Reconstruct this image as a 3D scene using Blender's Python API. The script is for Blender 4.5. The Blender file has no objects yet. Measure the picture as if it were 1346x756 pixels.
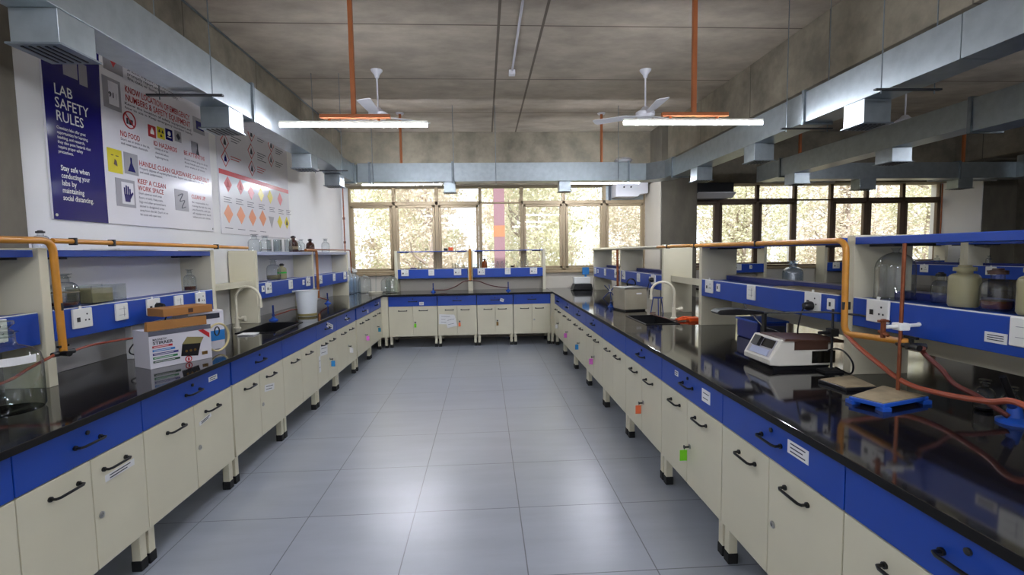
import bpy, math, random
from math import pi, sin, cos, radians as R
from mathutils import Vector, Matrix
random.seed(7)
S = bpy.context.scene
C = S.collection
# ------------------------------------------------------------------ camera
FPX, PITCH, YAW, ROLL, CH = 632.03, .0721, .0560, -.0156, 1.4807
F_ = Vector((sin(YAW)*cos(PITCH), cos(YAW)*cos(PITCH), -sin(PITCH)))
R_ = F_.cross(Vector((0, 0, 1))).normalized(); U_ = R_.cross(F_)
RR = cos(ROLL)*R_ + sin(ROLL)*U_; UU = -sin(ROLL)*R_ + cos(ROLL)*U_
def at(px, py, **k):
    """a photo pixel and one known world plane (x=, y= or z=) give the point on that plane"""
    d = F_ + RR*((px-673)/FPX) + UU*((378-py)/FPX)
    o = Vector((0, 0, CH)); i = 'xyz'.index(list(k)[0]); v = list(k.values())[0]
    return o + d*((v-o[i])/d[i])
cam = bpy.data.cameras.new('camera'); co = bpy.data.objects.new('camera', cam); C.objects.link(co)
m3 = Matrix((RR, UU, -F_)).transposed(); co.matrix_world = Matrix.Translation((0, 0, CH)) @ m3.to_4x4()
cam.sensor_width = 36; cam.lens = FPX/1346*36; cam.clip_start = .05; cam.clip_end = 300
S.camera = co
# ------------------------------------------------------------------ materials
def lin(h):
    if isinstance(h, str):
        v = [int(h[i:i+2], 16)/255 for i in (0, 2, 4)]
        return tuple((c/12.92 if c <= .04045 else ((c+.055)/1.055)**2.4) for c in v)+(1,)
    return tuple(h)+(1,)
def nn(nt, t, **k):
    n = nt.nodes.new(t)
    for a, b in k.items(): setattr(n, a, b)
    return n
def mat(name, col, rough=.5, metal=0, spec=.5, var=0, vs=8, vcol=None, bump=0, bs=40, coat=0, vstretch=None, emis=None, es=0):
    m = bpy.data.materials.new(name); m.use_nodes = True; nt = m.node_tree
    b = nt.nodes['Principled BSDF']
    b.inputs['Base Color'].default_value = lin(col); b.inputs['Roughness'].default_value = rough
    b.inputs['Metallic'].default_value = metal; b.inputs['Specular IOR Level'].default_value = spec
    b.inputs['Coat Weight'].default_value = coat
    if emis:
        b.inputs['Emission Color'].default_value = lin(emis); b.inputs['Emission Strength'].default_value = es
    tc = nn(nt, 'ShaderNodeTexCoord')
    mp = nn(nt, 'ShaderNodeMapping'); nt.links.new(tc.outputs['Object'], mp.inputs[0])
    if vstretch: mp.inputs['Scale'].default_value = vstretch
    ns = nn(nt, 'ShaderNodeTexNoise'); ns.inputs['Scale'].default_value = vs; ns.inputs['Detail'].default_value = 6
    nt.links.new(mp.outputs[0], ns.inputs['Vector'])
    if var or vcol:
        mx = nn(nt, 'ShaderNodeMixRGB'); c = lin(col)
        mx.inputs[1].default_value = c
        mx.inputs[2].default_value = lin(vcol) if vcol else tuple(x*(1-var) for x in c[:3])+(1,)
        rp = nn(nt, 'ShaderNodeValToRGB'); rp.color_ramp.elements[0].position = .35; rp.color_ramp.elements[1].position = .68
        nt.links.new(ns.outputs['Fac'], rp.inputs[0]); nt.links.new(rp.outputs[0], mx.inputs[0])
        nt.links.new(mx.outputs[0], b.inputs['Base Color'])
    if bump:
        n2 = nn(nt, 'ShaderNodeTexNoise'); n2.inputs['Scale'].default_value = bs; n2.inputs['Detail'].default_value = 4
        nt.links.new(mp.outputs[0], n2.inputs['Vector'])
        bp = nn(nt, 'ShaderNodeBump'); bp.inputs['Strength'].default_value = bump; bp.inputs['Distance'].default_value = .01
        nt.links.new(n2.outputs['Fac'], bp.inputs['Height']); nt.links.new(bp.outputs[0], b.inputs['Normal'])
    return m
def glass(name, tint=(.93, .97, .96), refl=.10, rough=.02):
    m = bpy.data.materials.new(name); m.use_nodes = True; nt = m.node_tree; nt.nodes.clear()
    o = nn(nt, 'ShaderNodeOutputMaterial'); mx = nn(nt, 'ShaderNodeMixShader')
    t = nn(nt, 'ShaderNodeBsdfTransparent'); t.inputs[0].default_value = tuple(tint)+(1,)
    g = nn(nt, 'ShaderNodeBsdfGlossy'); g.inputs['Roughness'].default_value = rough
    g.inputs['Color'].default_value = (.95, .97, 1, 1)
    lw = nn(nt, 'ShaderNodeLayerWeight'); lw.inputs['Blend'].default_value = .5
    pw = nn(nt, 'ShaderNodeMath', operation='POWER'); pw.inputs[1].default_value = 3.0; nt.links.new(lw.outputs['Facing'], pw.inputs[0])
    ma = nn(nt, 'ShaderNodeMath', operation='MULTIPLY_ADD'); ma.inputs[1].default_value = .45; ma.inputs[2].default_value = refl
    cm = nn(nt, 'ShaderNodeMixRGB'); cm.inputs[1].default_value = tuple(tint)+(1,); cm.inputs[2].default_value = tuple(x*.35 for x in tint)+(1,)
    nt.links.new(pw.outputs[0], cm.inputs[0]); nt.links.new(cm.outputs[0], t.inputs[0])
    nt.links.new(pw.outputs[0], ma.inputs[0])
    nt.links.new(ma.outputs[0], mx.inputs[0]); nt.links.new(t.outputs[0], mx.inputs[1]); nt.links.new(g.outputs[0], mx.inputs[2])
    nt.links.new(mx.outputs[0], o.inputs[0])
    return m
def gridmat(name, col, linecol, sx, sy, ox, oy, w, rough, axes=(0, 1), only=None, var=.2, vs=1.2, bump=.1, extra=None, spec=.5, lines=None):
    """plain stuff with joint lines on a grid; rows and columns given in metres"""
    m = mat(name, col, rough, var=0, bump=bump, bs=9, spec=spec); nt = m.node_tree; b = nt.nodes['Principled BSDF']
    tc = nn(nt, 'ShaderNodeTexCoord'); sp = nn(nt, 'ShaderNodeSeparateXYZ'); nt.links.new(tc.outputs['Object'], sp.inputs[0])
    def M(op, a, bb=None, c=None):
        n = nn(nt, 'ShaderNodeMath', operation=op)
        for i, v in enumerate((a, bb, c)):
            if v is None: continue
            if isinstance(v, (int, float)): n.inputs[i].default_value = v
            else: nt.links.new(v, n.inputs[i])
        return n.outputs[0]
    fac = None
    for ax, s, o in ((axes[0], sx, ox), (axes[1], sy, oy)):
        if s:
            f = M('FRACT', M('DIVIDE', M('SUBTRACT', sp.outputs[ax], o-s/2), s))
            d = M('MULTIPLY', M('ABSOLUTE', M('SUBTRACT', f, .5)), s)
            l = M('LESS_THAN', d, w)
            fac = l if fac is None else M('MAXIMUM', fac, l)
    for ax, v, ww in (lines or []):
        l = M('LESS_THAN', M('ABSOLUTE', M('SUBTRACT', sp.outputs[ax], v)), ww)
        fac = l if fac is None else M('MAXIMUM', fac, l)
    n1 = nn(nt, 'ShaderNodeTexNoise'); n1.inputs['Scale'].default_value = vs; n1.inputs['Detail'].default_value = 8; n1.inputs['Roughness'].default_value = .62
    mp = nn(nt, 'ShaderNodeMapping'); nt.links.new(tc.outputs['Object'], mp.inputs[0]); nt.links.new(mp.outputs[0], n1.inputs['Vector'])
    if extra: mp.inputs['Scale'].default_value = extra
    c = lin(col); mx = nn(nt, 'ShaderNodeMixRGB'); mx.inputs[1].default_value = tuple(min(1, x*(1+var)) for x in c[:3])+(1,)
    mx.inputs[2].default_value = tuple(x*(1-var) for x in c[:3])+(1,)
    rp = nn(nt, 'ShaderNodeValToRGB'); rp.color_ramp.elements[0].position = .3; rp.color_ramp.elements[1].position = .7
    nt.links.new(n1.outputs['Fac'], rp.inputs[0]); nt.links.new(rp.outputs[0], mx.inputs[0])
    m2 = nn(nt, 'ShaderNodeMixRGB'); m2.inputs[2].default_value = lin(linecol)
    nt.links.new(mx.outputs[0], m2.inputs[1])
    if fac is not None: nt.links.new(fac, m2.inputs[0])
    else: m2.inputs[0].default_value = 0
    nt.links.new(m2.outputs[0], b.inputs['Base Color'])
    return m
M = {}
M['cream'] = mat('cream_laminate', 'D6D0B6', .42, var=.05, vs=3)
M['blue'] = mat('blue_laminate', '0F42A4', .38, var=.1, vs=3)
M['navy'] = mat('navy_laminate', '1D2C78', .4)
M['granite'] = mat('black_granite', '0E0C0D', .07, var=0, vs=260, vcol='1B191B', spec=.95, bump=.008, bs=7)
M['granite_edge'] = mat('granite_edge', '0C0A0A', .5, spec=.25)
M['black'] = mat('black_plastic', '101012', .4)
M['rubber'] = mat('black_rubber', '0D0D0E', .7)
M['white_pl'] = mat('white_plastic', 'E4E4DE', .35)
M['cream_pl'] = mat('cream_plastic', 'D9D3BC', .35)
M['steel'] = mat('steel', 'B8B8B4', .3, 1)
M['galv'] = mat('galvanised_steel', 'A6AFB2', .36, .82, var=.14, vs=16, bump=.03, bs=5)
M['galv_flange'] = mat('flange_steel', '868F93', .45, .8, var=.2, vs=20)
M['dark_steel'] = mat('dark_bracket_steel', '3A3A3C', .5, .6)
M['orange'] = mat('orange_paint', 'AC6A30', .45, var=.15, vs=12)
M['pole_orange'] = mat('orange_pole_paint', 'AC6232', .5, var=.12, vs=10)
M['pipe'] = mat('ochre_gas_pipe_paint', 'CC8A2A', .4, var=.2, vs=14)
M['copper'] = mat('copper_rod', '9C5A3C', .35, .7, var=.35, vs=30)
M['brass'] = mat('brass', '8A6A3A', .35, .9)
M['hose'] = mat('rubber_gas_hose', '9C4A30', .45, var=.2, vs=20)
M['hose_dark'] = mat('dark_red_hose', '5E2A22', .45)
M['wall'] = mat('white_wall_paint', 'E8E7E4', .7, var=.04, vs=2, bump=.03)
M['wall_low'] = mat('wall_below_windows_paint', 'CFC9BB', .7, var=.06, vs=2)
M['concrete'] = gridmat('board_marked_concrete', '857D6C', '575044', 0, 1.22, 0, .4, .006, .85, (0, 1), var=.36, vs=3.2, bump=.5)
M['concrete_ceiling'] = gridmat('concrete_ceiling', 'ABA08F', '6A6054', 0, 1.33, 0, 4.43, .009, .85, (0, 1), var=.24, vs=2.1, bump=.5, extra=(1, 1.8, 1), lines=[(0, .165, .012), (0, .56, .012), (0, 1.36+4.2, .012)])
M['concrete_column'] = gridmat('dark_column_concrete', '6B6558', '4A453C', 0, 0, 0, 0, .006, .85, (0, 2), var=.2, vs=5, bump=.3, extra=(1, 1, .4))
M['floor'] = gridmat('grey_floor_tiles', '969CA6', '505359', .6, .6, -1.0269, 2.6963, .0028, .30, (0, 1), var=.09, vs=2.2, bump=.04, extra=(.6, 3, 1), spec=1)
M['frame'] = mat('bronze_window_frame', 'A08E70', .45, .25)
M['frame_dark'] = mat('dark_window_frame', '6C5A48', .5, .2)
M['glass'] = glass('clear_glass', (.90, .92, .92), .07)
M['pane'] = glass('window_pane', (.97, .98, .98), .03)
M['glass_green'] = glass('greenish_jar_glass', (.88, .92, .89), .08)
M['glass_blue'] = glass('bluish_carboy_plastic', (.80, .89, .98), .22, .25)
M['amber'] = mat('amber_glass', '3E1608', .08, spec=.8)
M['amber_l'] = mat('light_amber_glass', '7A3A12', .1, spec=.8)
M['liquid_b'] = mat('brown_liquid', '5A3520', .1)
M['liquid_y'] = mat('beige_liquid', '8F8558', .2)
M['beige_bottle'] = mat('translucent_beige_bottle', '9A9470', .4, spec=.5)
M['bucket'] = mat('translucent_bucket_plastic', 'D8DDE0', .35, var=.03)
M['card'] = mat('brown_cardboard', 'A8743C', .75, var=.1, vs=6)
M['boxwhite'] = mat('printed_white_card', 'D8D6DC', .4)
M['paper'] = mat('paper', 'E2E2E0', .6)
M['ink'] = mat('ink', '2A2C38', .6)
M['inkgrey'] = mat('grey_ink', '5A5B66', .6)
M['red'] = mat('red_print', 'B8242C', .35)
M['redbar'] = mat('red_bar_print', 'C23038', .35)
M['purple'] = mat('indigo_print', '1E1A66', .12, spec=.3)
M['poster'] = mat('white_poster', 'E0DEE2', .18)
M['pgrey'] = mat('grey_print', '96949A', .3)
M['yellow'] = mat('yellow_print', 'D8C800', .3)
M['green'] = mat('green_print', '1E7A46', .4)
M['green_l'] = mat('green_label', '30B040', .5)
M['dgreen'] = mat('dark_green_print', '2A4A34', .4)
M['cyan'] = mat('blue_print', '2A7AC0', .4)
M['violet'] = mat('violet_print', '3A2A78', .4)
M['peach'] = mat('orange_diamond_print', 'E08A5C', .35)
M['pinkp'] = mat('pink_print', 'D86A72', .35)
M['sun'] = mat('orange_plastic', 'E0541C', .4)
M['pale'] = mat('pale_blue_shelf', '9FA8C4', .4)
M['white_e'] = mat('white_enamel', 'CFCCC0', .35)
M['lcd'] = mat('dark_display', '15130F', .15)
M['brown'] = mat('brown_panel', '4A3024', .45)
M['tan'] = mat('stained_tan_board', '9C8C6E', .55, var=.4, vs=14)
M['bluepaint'] = mat('blue_painted_iron', '1C50B0', .4)
M['skirt'] = mat('sooty_blue_iron', '16337A', .4)
M['cable'] = mat('black_cable', '08080A', .45)
M['creamtube'] = mat('cream_rubber_tube', 'CDBE8C', .5)
M['tag_g'] = mat('lime_tag', '7ADB1E', .5); M['tag_o'] = mat('orange_tag', 'FF7A4A', .5); M['tag_p'] = mat('pink_tag', 'E070D0', .5)
M['tag_b'] = mat('blue_tag', '2A8ACB', .5); M['tag_t'] = mat('teal_tag', '1E8AA8', .5)
M['trunk'] = mat('tree_bark', 'B8AAA0', .9, var=.3, vs=6)
M['fan'] = mat('fan_white', 'D6D6DA', .4)
M['ac_dark'] = mat('dark_air_conditioner', '3A3C44', .5)
M['soil'] = mat('dry_ground', 'A89A78', .95, var=.3, vs=1)
M['ext_pink'] = mat('pink_plaster', '8F6E78', .8); M['ext_or'] = mat('orange_plaster', 'BC7C58', .8)
M['acdrop'] = mat('dusty_metal_box', 'A9A18C', .45, .2, var=.15, vs=7)
def emit(name, col, s):
    m = bpy.data.materials.new(name); m.use_nodes = True; nt = m.node_tree; nt.nodes.clear()
    o = nn(nt, 'ShaderNodeOutputMaterial'); e = nn(nt, 'ShaderNodeEmission'); e.inputs[0].default_value = lin(col); e.inputs[1].default_value = s
    nt.links.new(e.outputs[0], o.inputs[0]); return m
TUBE = 145
M['tube'] = emit('led_tube_light', 'EEF2FF', TUBE)
def leafmat(name, c1, c2):
    m = bpy.data.materials.new(name); m.use_nodes = True; nt = m.node_tree; nt.nodes.clear()
    o = nn(nt, 'ShaderNodeOutputMaterial'); mx = nn(nt, 'ShaderNodeMixShader'); d = nn(nt, 'ShaderNodeBsdfDiffuse'); t = nn(nt, 'ShaderNodeBsdfTranslucent')
    g = nn(nt, 'ShaderNodeNewGeometry'); cr = nn(nt, 'ShaderNodeMixRGB'); cr.inputs[1].default_value = lin(c1); cr.inputs[2].default_value = lin(c2)
    nt.links.new(g.outputs['Random Per Island'], cr.inputs[0])
    for s in (d, t): nt.links.new(cr.outputs[0], s.inputs[0])
    mx.inputs[0].default_value = .45
    nt.links.new(d.outputs[0], mx.inputs[1]); nt.links.new(t.outputs[0], mx.inputs[2]); nt.links.new(mx.outputs[0], o.inputs[0]); return m
M['leafA'] = leafmat('yellow_green_leaves', 'F2F0DE', 'C8C9AA')
M['leafB'] = leafmat('pale_olive_leaves', 'F4ECE0', 'CEC4B4')
fb = M['floor'].node_tree.nodes['Principled BSDF']; fb.inputs['Coat Weight'].default_value = .5; fb.inputs['Coat Roughness'].default_value = .34; fb.inputs['Coat IOR'].default_value = 1.6
# ------------------------------------------------------------------ mesh builder
WM = {}
class MB:
    def __init__(s): s.v = []; s.f = []; s.sm = False
    def box(s, x0, y0, z0, x1, y1, z1):
        x0, x1 = min(x0, x1), max(x0, x1); y0, y1 = min(y0, y1), max(y0, y1); z0, z1 = min(z0, z1), max(z0, z1)
        n = len(s.v); s.v += [Vector(p) for p in ((x0,y0,z0),(x1,y0,z0),(x1,y1,z0),(x0,y1,z0),(x0,y0,z1),(x1,y0,z1),(x1,y1,z1),(x0,y1,z1))]
        s.f += [[n+i for i in q] for q in ((0,3,2,1),(4,5,6,7),(0,1,5,4),(1,2,6,5),(2,3,7,6),(3,0,4,7))]; return s
    def tube(s, pts, r, n=10, cap=True):
        pts = [Vector(p) for p in pts]; base = len(s.v); rs = r if isinstance(r, (list, tuple)) else [r]*len(pts)
        up = None
        for i, p in enumerate(pts):
            t = (pts[min(i+1, len(pts)-1)]-pts[max(i-1, 0)]).normalized()
            if up is None:
                a = Vector((0,0,1)) if abs(t.z) < .9 else Vector((1,0,0)); up = (a-t*a.dot(t)).normalized()
            else:
                up = (up-t*up.dot(t)); up = up.normalized() if up.length > 1e-6 else t.orthogonal().normalized()
            w = t.cross(up)
            for k in range(n): s.v.append(p+(up*cos(2*pi*k/n)+w*sin(2*pi*k/n))*rs[i])
        for i in range(len(pts)-1):
            for k in range(n):
                a = base+i*n+k; b = base+i*n+(k+1) % n; s.f.append([a, b, b+n, a+n])
        if cap: s.f.append([base+k for k in range(n)][::-1]); s.f.append([base+(len(pts)-1)*n+k for k in range(n)])
        return s
    def lathe(s, prof, c=(0,0,0), n=20):
        base = len(s.v); c = Vector(c)
        for r, z in prof:
            for k in range(n): s.v.append(c+Vector((r*cos(2*pi*k/n), r*sin(2*pi*k/n), z)))
        for i in range(len(prof)-1):
            for k in range(n):
                a = base+i*n+k; b = base+i*n+(k+1) % n; s.f.append([a, b, b+n, a+n])
        if prof[0][0] > 1e-5: s.f.append([base+k for k in range(n)][::-1])
        if prof[-1][0] > 1e-5: s.f.append([base+(len(prof)-1)*n+k for k in range(n)])
        return s
    def prism(s, poly, ax, a0, a1):
        """2-D outline pushed along axis ax (0: outline is (y,z); 1: (x,z); 2: (x,y))"""
        n = len(s.v); k = len(poly)
        for a in (a0, a1):
            for p, q in poly: s.v.append(Vector({0: (a,p,q), 1: (p,a,q), 2: (p,q,a)}[ax]))
        s.f.append([n+i for i in range(k)]); s.f.append([n+k+i for i in range(k)][::-1])
        for i in range(k): j = (i+1) % k; s.f.append([n+i, n+j, n+k+j, n+k+i])
        return s
    def quad(s, *p):
        n = len(s.v); s.v += [Vector(q) for q in p]; s.f.append([n+i for i in range(len(p))]); return s
    def xf(s, m, start=0):
        for i in range(start, len(s.v)): s.v[i] = m @ s.v[i]
        return s
    def build(s, name, m, parent=None, smooth=False, bevel=0, world=True, inst=None):
        me = bpy.data.meshes.new(name)
        W = WM.get(parent) if (parent is not None and world) else None
        vs = [W @ v for v in s.v] if W is not None else s.v
        me.from_pydata([tuple(v) for v in vs], [], s.f)
        import bmesh
        bm = bmesh.new(); bm.from_mesh(me); bmesh.ops.recalc_face_normals(bm, faces=bm.faces); bm.to_mesh(me); bm.free()
        me.materials.append(M[m] if isinstance(m, str) else m)
        if smooth:
            for p in me.polygons: p.use_smooth = True
            try: me.set_sharp_from_angle(angle=R(40))
            except Exception: pass
        o = bpy.data.objects.new(name, me); C.objects.link(o)
        if parent is not None:
            o.parent = parent; WM[o] = WM.get(parent)
        if bevel:
            b = o.modifiers.new('bevel', 'BEVEL'); b.width = bevel; b.segments = 2; b.limit_method = 'ANGLE'
        return o
def tag(o, label=None, cat=None, group=None, kind=None):
    if label: o['label'] = label
    if cat: o['category'] = cat
    if group: o['group'] = group
    if kind: o['kind'] = kind
    return o
def thing(name, label, cat, loc=(0,0,0), rz=0, group=None):
    o = bpy.data.objects.new(name, None); C.objects.link(o); o.empty_display_size = .1
    o.location = loc; o.rotation_euler = (0, 0, rz)
    WM[o] = (Matrix.Translation(Vector(loc)) @ Matrix.Rotation(rz, 4, 'Z')).inverted()
    return tag(o, label, cat, group)
def sthing(name, label, cat, loc=(0,0,0), rz=0):
    o = thing(name, label, cat, loc, rz); o['kind'] = 'structure'; return o
def bez(pts, n=8):
    """smooth curve through points (Catmull-Rom)"""
    p = [Vector(q) for q in pts]; p = [p[0]*2-p[1]]+p+[p[-1]*2-p[-2]]; out = []
    for i in range(1, len(p)-2):
        for k in range(n):
            t = k/n; out.append(.5*((2*p[i])+(p[i+1]-p[i-1])*t+(2*p[i-1]-5*p[i]+4*p[i+1]-p[i+2])*t*t+(3*p[i]-p[i-1]-3*p[i+1]+p[i+2])*t**3))
    out.append(p[-2]); return out
_tc = {}
def textmb(mb, s, size, place, width=None, bold=0, align='LEFT'):
    """letters as flat mesh; place: 4x4 matrix taking text plane (x right, y up) to its surface"""
    key = (s, bold, align)
    if key not in _tc:
        cu = bpy.data.curves.new('t', 'FONT'); cu.body = s; cu.size = 1; cu.offset = bold; cu.resolution_u = 2; cu.align_x = align; cu.space_line = .92
        ob = bpy.data.objects.new('t', cu); C.objects.link(ob)
        dg = bpy.context.evaluated_depsgraph_get(); me = ob.evaluated_get(dg).to_mesh()
        _tc[key] = ([v.co.copy() for v in me.vertices], [list(p.vertices) for p in me.polygons])
        ob.evaluated_get(dg).to_mesh_clear(); bpy.data.objects.remove(ob); bpy.data.curves.remove(cu)
    vs, fs = _tc[key]; w = max(v.x for v in vs)-min(0, min(v.x for v in vs)); sx = size if width is None else width/w
    n = len(mb.v)
    for v in vs: mb.v.append(place @ Vector((v.x*sx, v.y*size, 0)))
    for f in fs: mb.f.append([n+i for i in f])
def PX(x, y, z):   # plane facing +X (left wall): text x -> +Y, y -> +Z
    return Matrix(((0,0,1,x),(1,0,0,y),(0,1,0,z),(0,0,0,1)))
# ================================================================== SETTING
YW = 8.42; LX = -2.42; CEIL = 3.5; BX = 9.6; BY = -3.2
tag(MB().box(LX-.3, BY-.3, -.12, BX+.3, YW+.2, 0).build('floor', 'floor'), 'grey tiled laboratory floor', 'floor', kind='structure')
tag(MB().box(LX-.3, BY-.3, CEIL, BX+.3, YW+.35, CEIL+.2).build('ceiling', 'concrete_ceiling'), 'raw concrete slab ceiling with board joints', 'ceiling', kind='structure')
tag(MB().box(LX-.2, BY-.2, 0, LX, YW+.2, CEIL).build('wall_left', 'wall'), 'white painted wall behind the safety posters', 'wall', kind='structure')
tag(MB().box(BX, BY-.2, 0, BX+.2, YW+.2, CEIL).build('wall_right', 'concrete'), 'far right wall', 'wall', kind='structure')
tag(MB().box(LX, BY-.2, 0, BX, BY, CEIL).build('wall_back', 'wall'), 'wall behind the viewer', 'wall', kind='structure')
w = MB().box(LX, YW, 0, 8.35, YW+.2, 1.13).build('wall_far', 'wall_low'); tag(w, 'low cream wall below the windows', 'wall', kind='structure')
tag(MB().box(8.35, YW, 0, BX, YW+.2, CEIL).build('wall_far_right', 'wall'), 'light wall panel right of the windows', 'wall', kind='structure')
# concrete beams and columns
def col(name, label, b, m='concrete'):
    return tag(MB().box(*b).build(name, m, bevel=.006), label, 'beam' if 'beam' in name else 'column', kind='structure')
col('concrete_beam', 'deep concrete beam running from the viewer to the window wall, right of the aisle', (2.96, BY, 2.93, 3.50, 8.2, CEIL))
col('concrete_beam', 'concrete beam across the room above the windows', (LX, 8.2, 2.62, BX, YW+.2, CEIL))
col('concrete_beam', 'concrete edge beam along the top of the left wall', (LX, BY, 2.95, LX+.09, 8.2, CEIL))
col('concrete_beam', 'concrete beam on the right side of the second bay', (8.35, BY, 2.93, 8.9, 8.2, CEIL))
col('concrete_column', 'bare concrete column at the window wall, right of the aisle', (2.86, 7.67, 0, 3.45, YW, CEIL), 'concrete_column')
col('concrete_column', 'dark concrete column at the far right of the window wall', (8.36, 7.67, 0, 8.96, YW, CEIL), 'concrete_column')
col('concrete_column', 'concrete column on the left wall near the viewer', (LX-.02, 1.6, 0, LX+.05, 2.66, CEIL), 'concrete_column')
col('lit_face_1', 'lighter facing for the lit aisle side of the window-wall column', (2.845, 7.68, 0, 2.86, YW, 2.62), 'wall_low')  # window light on the column's side put into the colour of a thin facing
col('lit_face_2', 'lighter facing for the lit left side of the far right column', (8.345, 7.68, 0, 8.36, YW, 2.62), 'wall')  # same here: a paler facing stands in for the lit left side
col('trim_3', 'window sill ledge under all the window panes', (LX, YW-.06, 1.12, 8.35, YW+.02, 1.165), 'frame')
# ---- windows
ZT = 2.35; wn = 0
def window(x0, x1, fixed=False, solid=False, where=''):
    global wn; wn += 1
    t = sthing('window_%d' % wn, 'bronze framed window bay %s' % where, 'window', (x0, YW, 1.165))
    y0, y1 = YW, YW+.07; m = 'frame' if x0 < 2.9 else 'frame_dark'; f = MB()
    zb = 1.165; zt = 2.66; e = .028
    f.box(x0, y0, zb, x0+e, y1, zt).box(x1-e, y0, zb, x1, y1, zt).box(x0, y0, zb, x1, y1, zb+.03).box(x0, y0, zt-.03, x1, y1, zt)
    tw = .012 if fixed else .03
    f.box(x0, y0, ZT-tw, x1, y1, ZT+tw)
    f.build('window_frame', m, t, bevel=.003)
    if not fixed:
        s_ = MB(); a, b = x0+e+.004, x1-e-.004; q = .042
        s_.box(a, y0-.012, zb+.035, a+q, y0+.05, ZT-tw-.004).box(b-q, y0-.012, zb+.035, b, y0+.05, ZT-tw-.004)
        s_.box(a, y0-.012, zb+.035, b, y0+.05, zb+.035+q).box(a, y0-.012, ZT-tw-.004-q, b, y0+.05, ZT-tw-.004)
        s_.build('sash', m, t, bevel=.004)
        MB().box(a+q, y0+.02, zb+.035+q, b-q, y0+.024, ZT-tw-.004-q).build('pane', 'pane', t)
    else: MB().box(x0+e, y0+.02, zb+.03, x1-e, y0+.024, ZT-tw).build('pane', 'pane', t)
    if solid: MB().box(x0+e, y0+.01, ZT+tw, x1-e, y0+.03, zt-.03).build('blanking_panel', 'galv', t)
    else: MB().box(x0+e, y0+.02, ZT+tw, x1-e, y0+.024, zt-.03).build('pane', 'pane', t)
xs = [-2.30, -1.54, -.81, -.06, .66, 1.40, 2.12, 2.845]
ordn = ['first', 'second', 'third', 'fourth', 'fifth', 'sixth', 'seventh', 'eighth']
for i in range(7):
    window(xs[i], xs[i+1], fixed=(i == 3), solid=(i == 6), where='over the far bench, %s from the left wall' % ordn[i])
tag(MB().box(LX, YW+.01, 1.165, -2.30, YW+.06, 2.66).build('trim_4', 'wall'), 'light jamb left of the first window', 'trim', kind='structure')
xr = [3.45, 4.17, 4.90, 5.60, 6.28, 6.95, 7.64, 8.35]
for i in range(7):
    window(xr[i], xr[i+1], fixed=(i == 3), solid=(i == 0), where='in the second room bay, %s from the middle column' % ordn[i])
# ================================================================== CABINETS
def handle(p0, x, z, L=.125, rise=.03, vert=False):
    """bow handle bulging towards -y from a face at y=p0 (local axes)"""
    pts = [(x-L/2, p0, z), (x-L/2, p0-rise*.8, z), (x-L/2+.012, p0-rise, z), (x+L/2-.012, p0-rise, z), (x+L/2, p0-rise*.8, z), (x+L/2, p0, z)]
    m = MB().tube(pts, .0055, 8)
    for s in (-1, 1): m.tube([(x+s*L/2, p0, z), (x+s*L/2, p0-.007, z)], .010, 10)
    return m
def note(mb_w, mb_k, x, z, w, h, tilt=0, y=0, lines=2):
    mt = Matrix.Translation((x, y, z)) @ Matrix.Rotation(tilt, 4, 'Y')
    n = len(mb_w.v); mb_w.box(-w/2, -.0012, -h/2, w/2, 0, h/2).xf(mt, n)
    for i in range(lines):
        n = len(mb_k.v); zz = h/2-h*(i+.75)/(lines+.5); mb_k.box(-w*.36, -.0016, zz-.0022, w*(.36-.12*(i % 2)), -.0011, zz+.0022).xf(mt, n)
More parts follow.
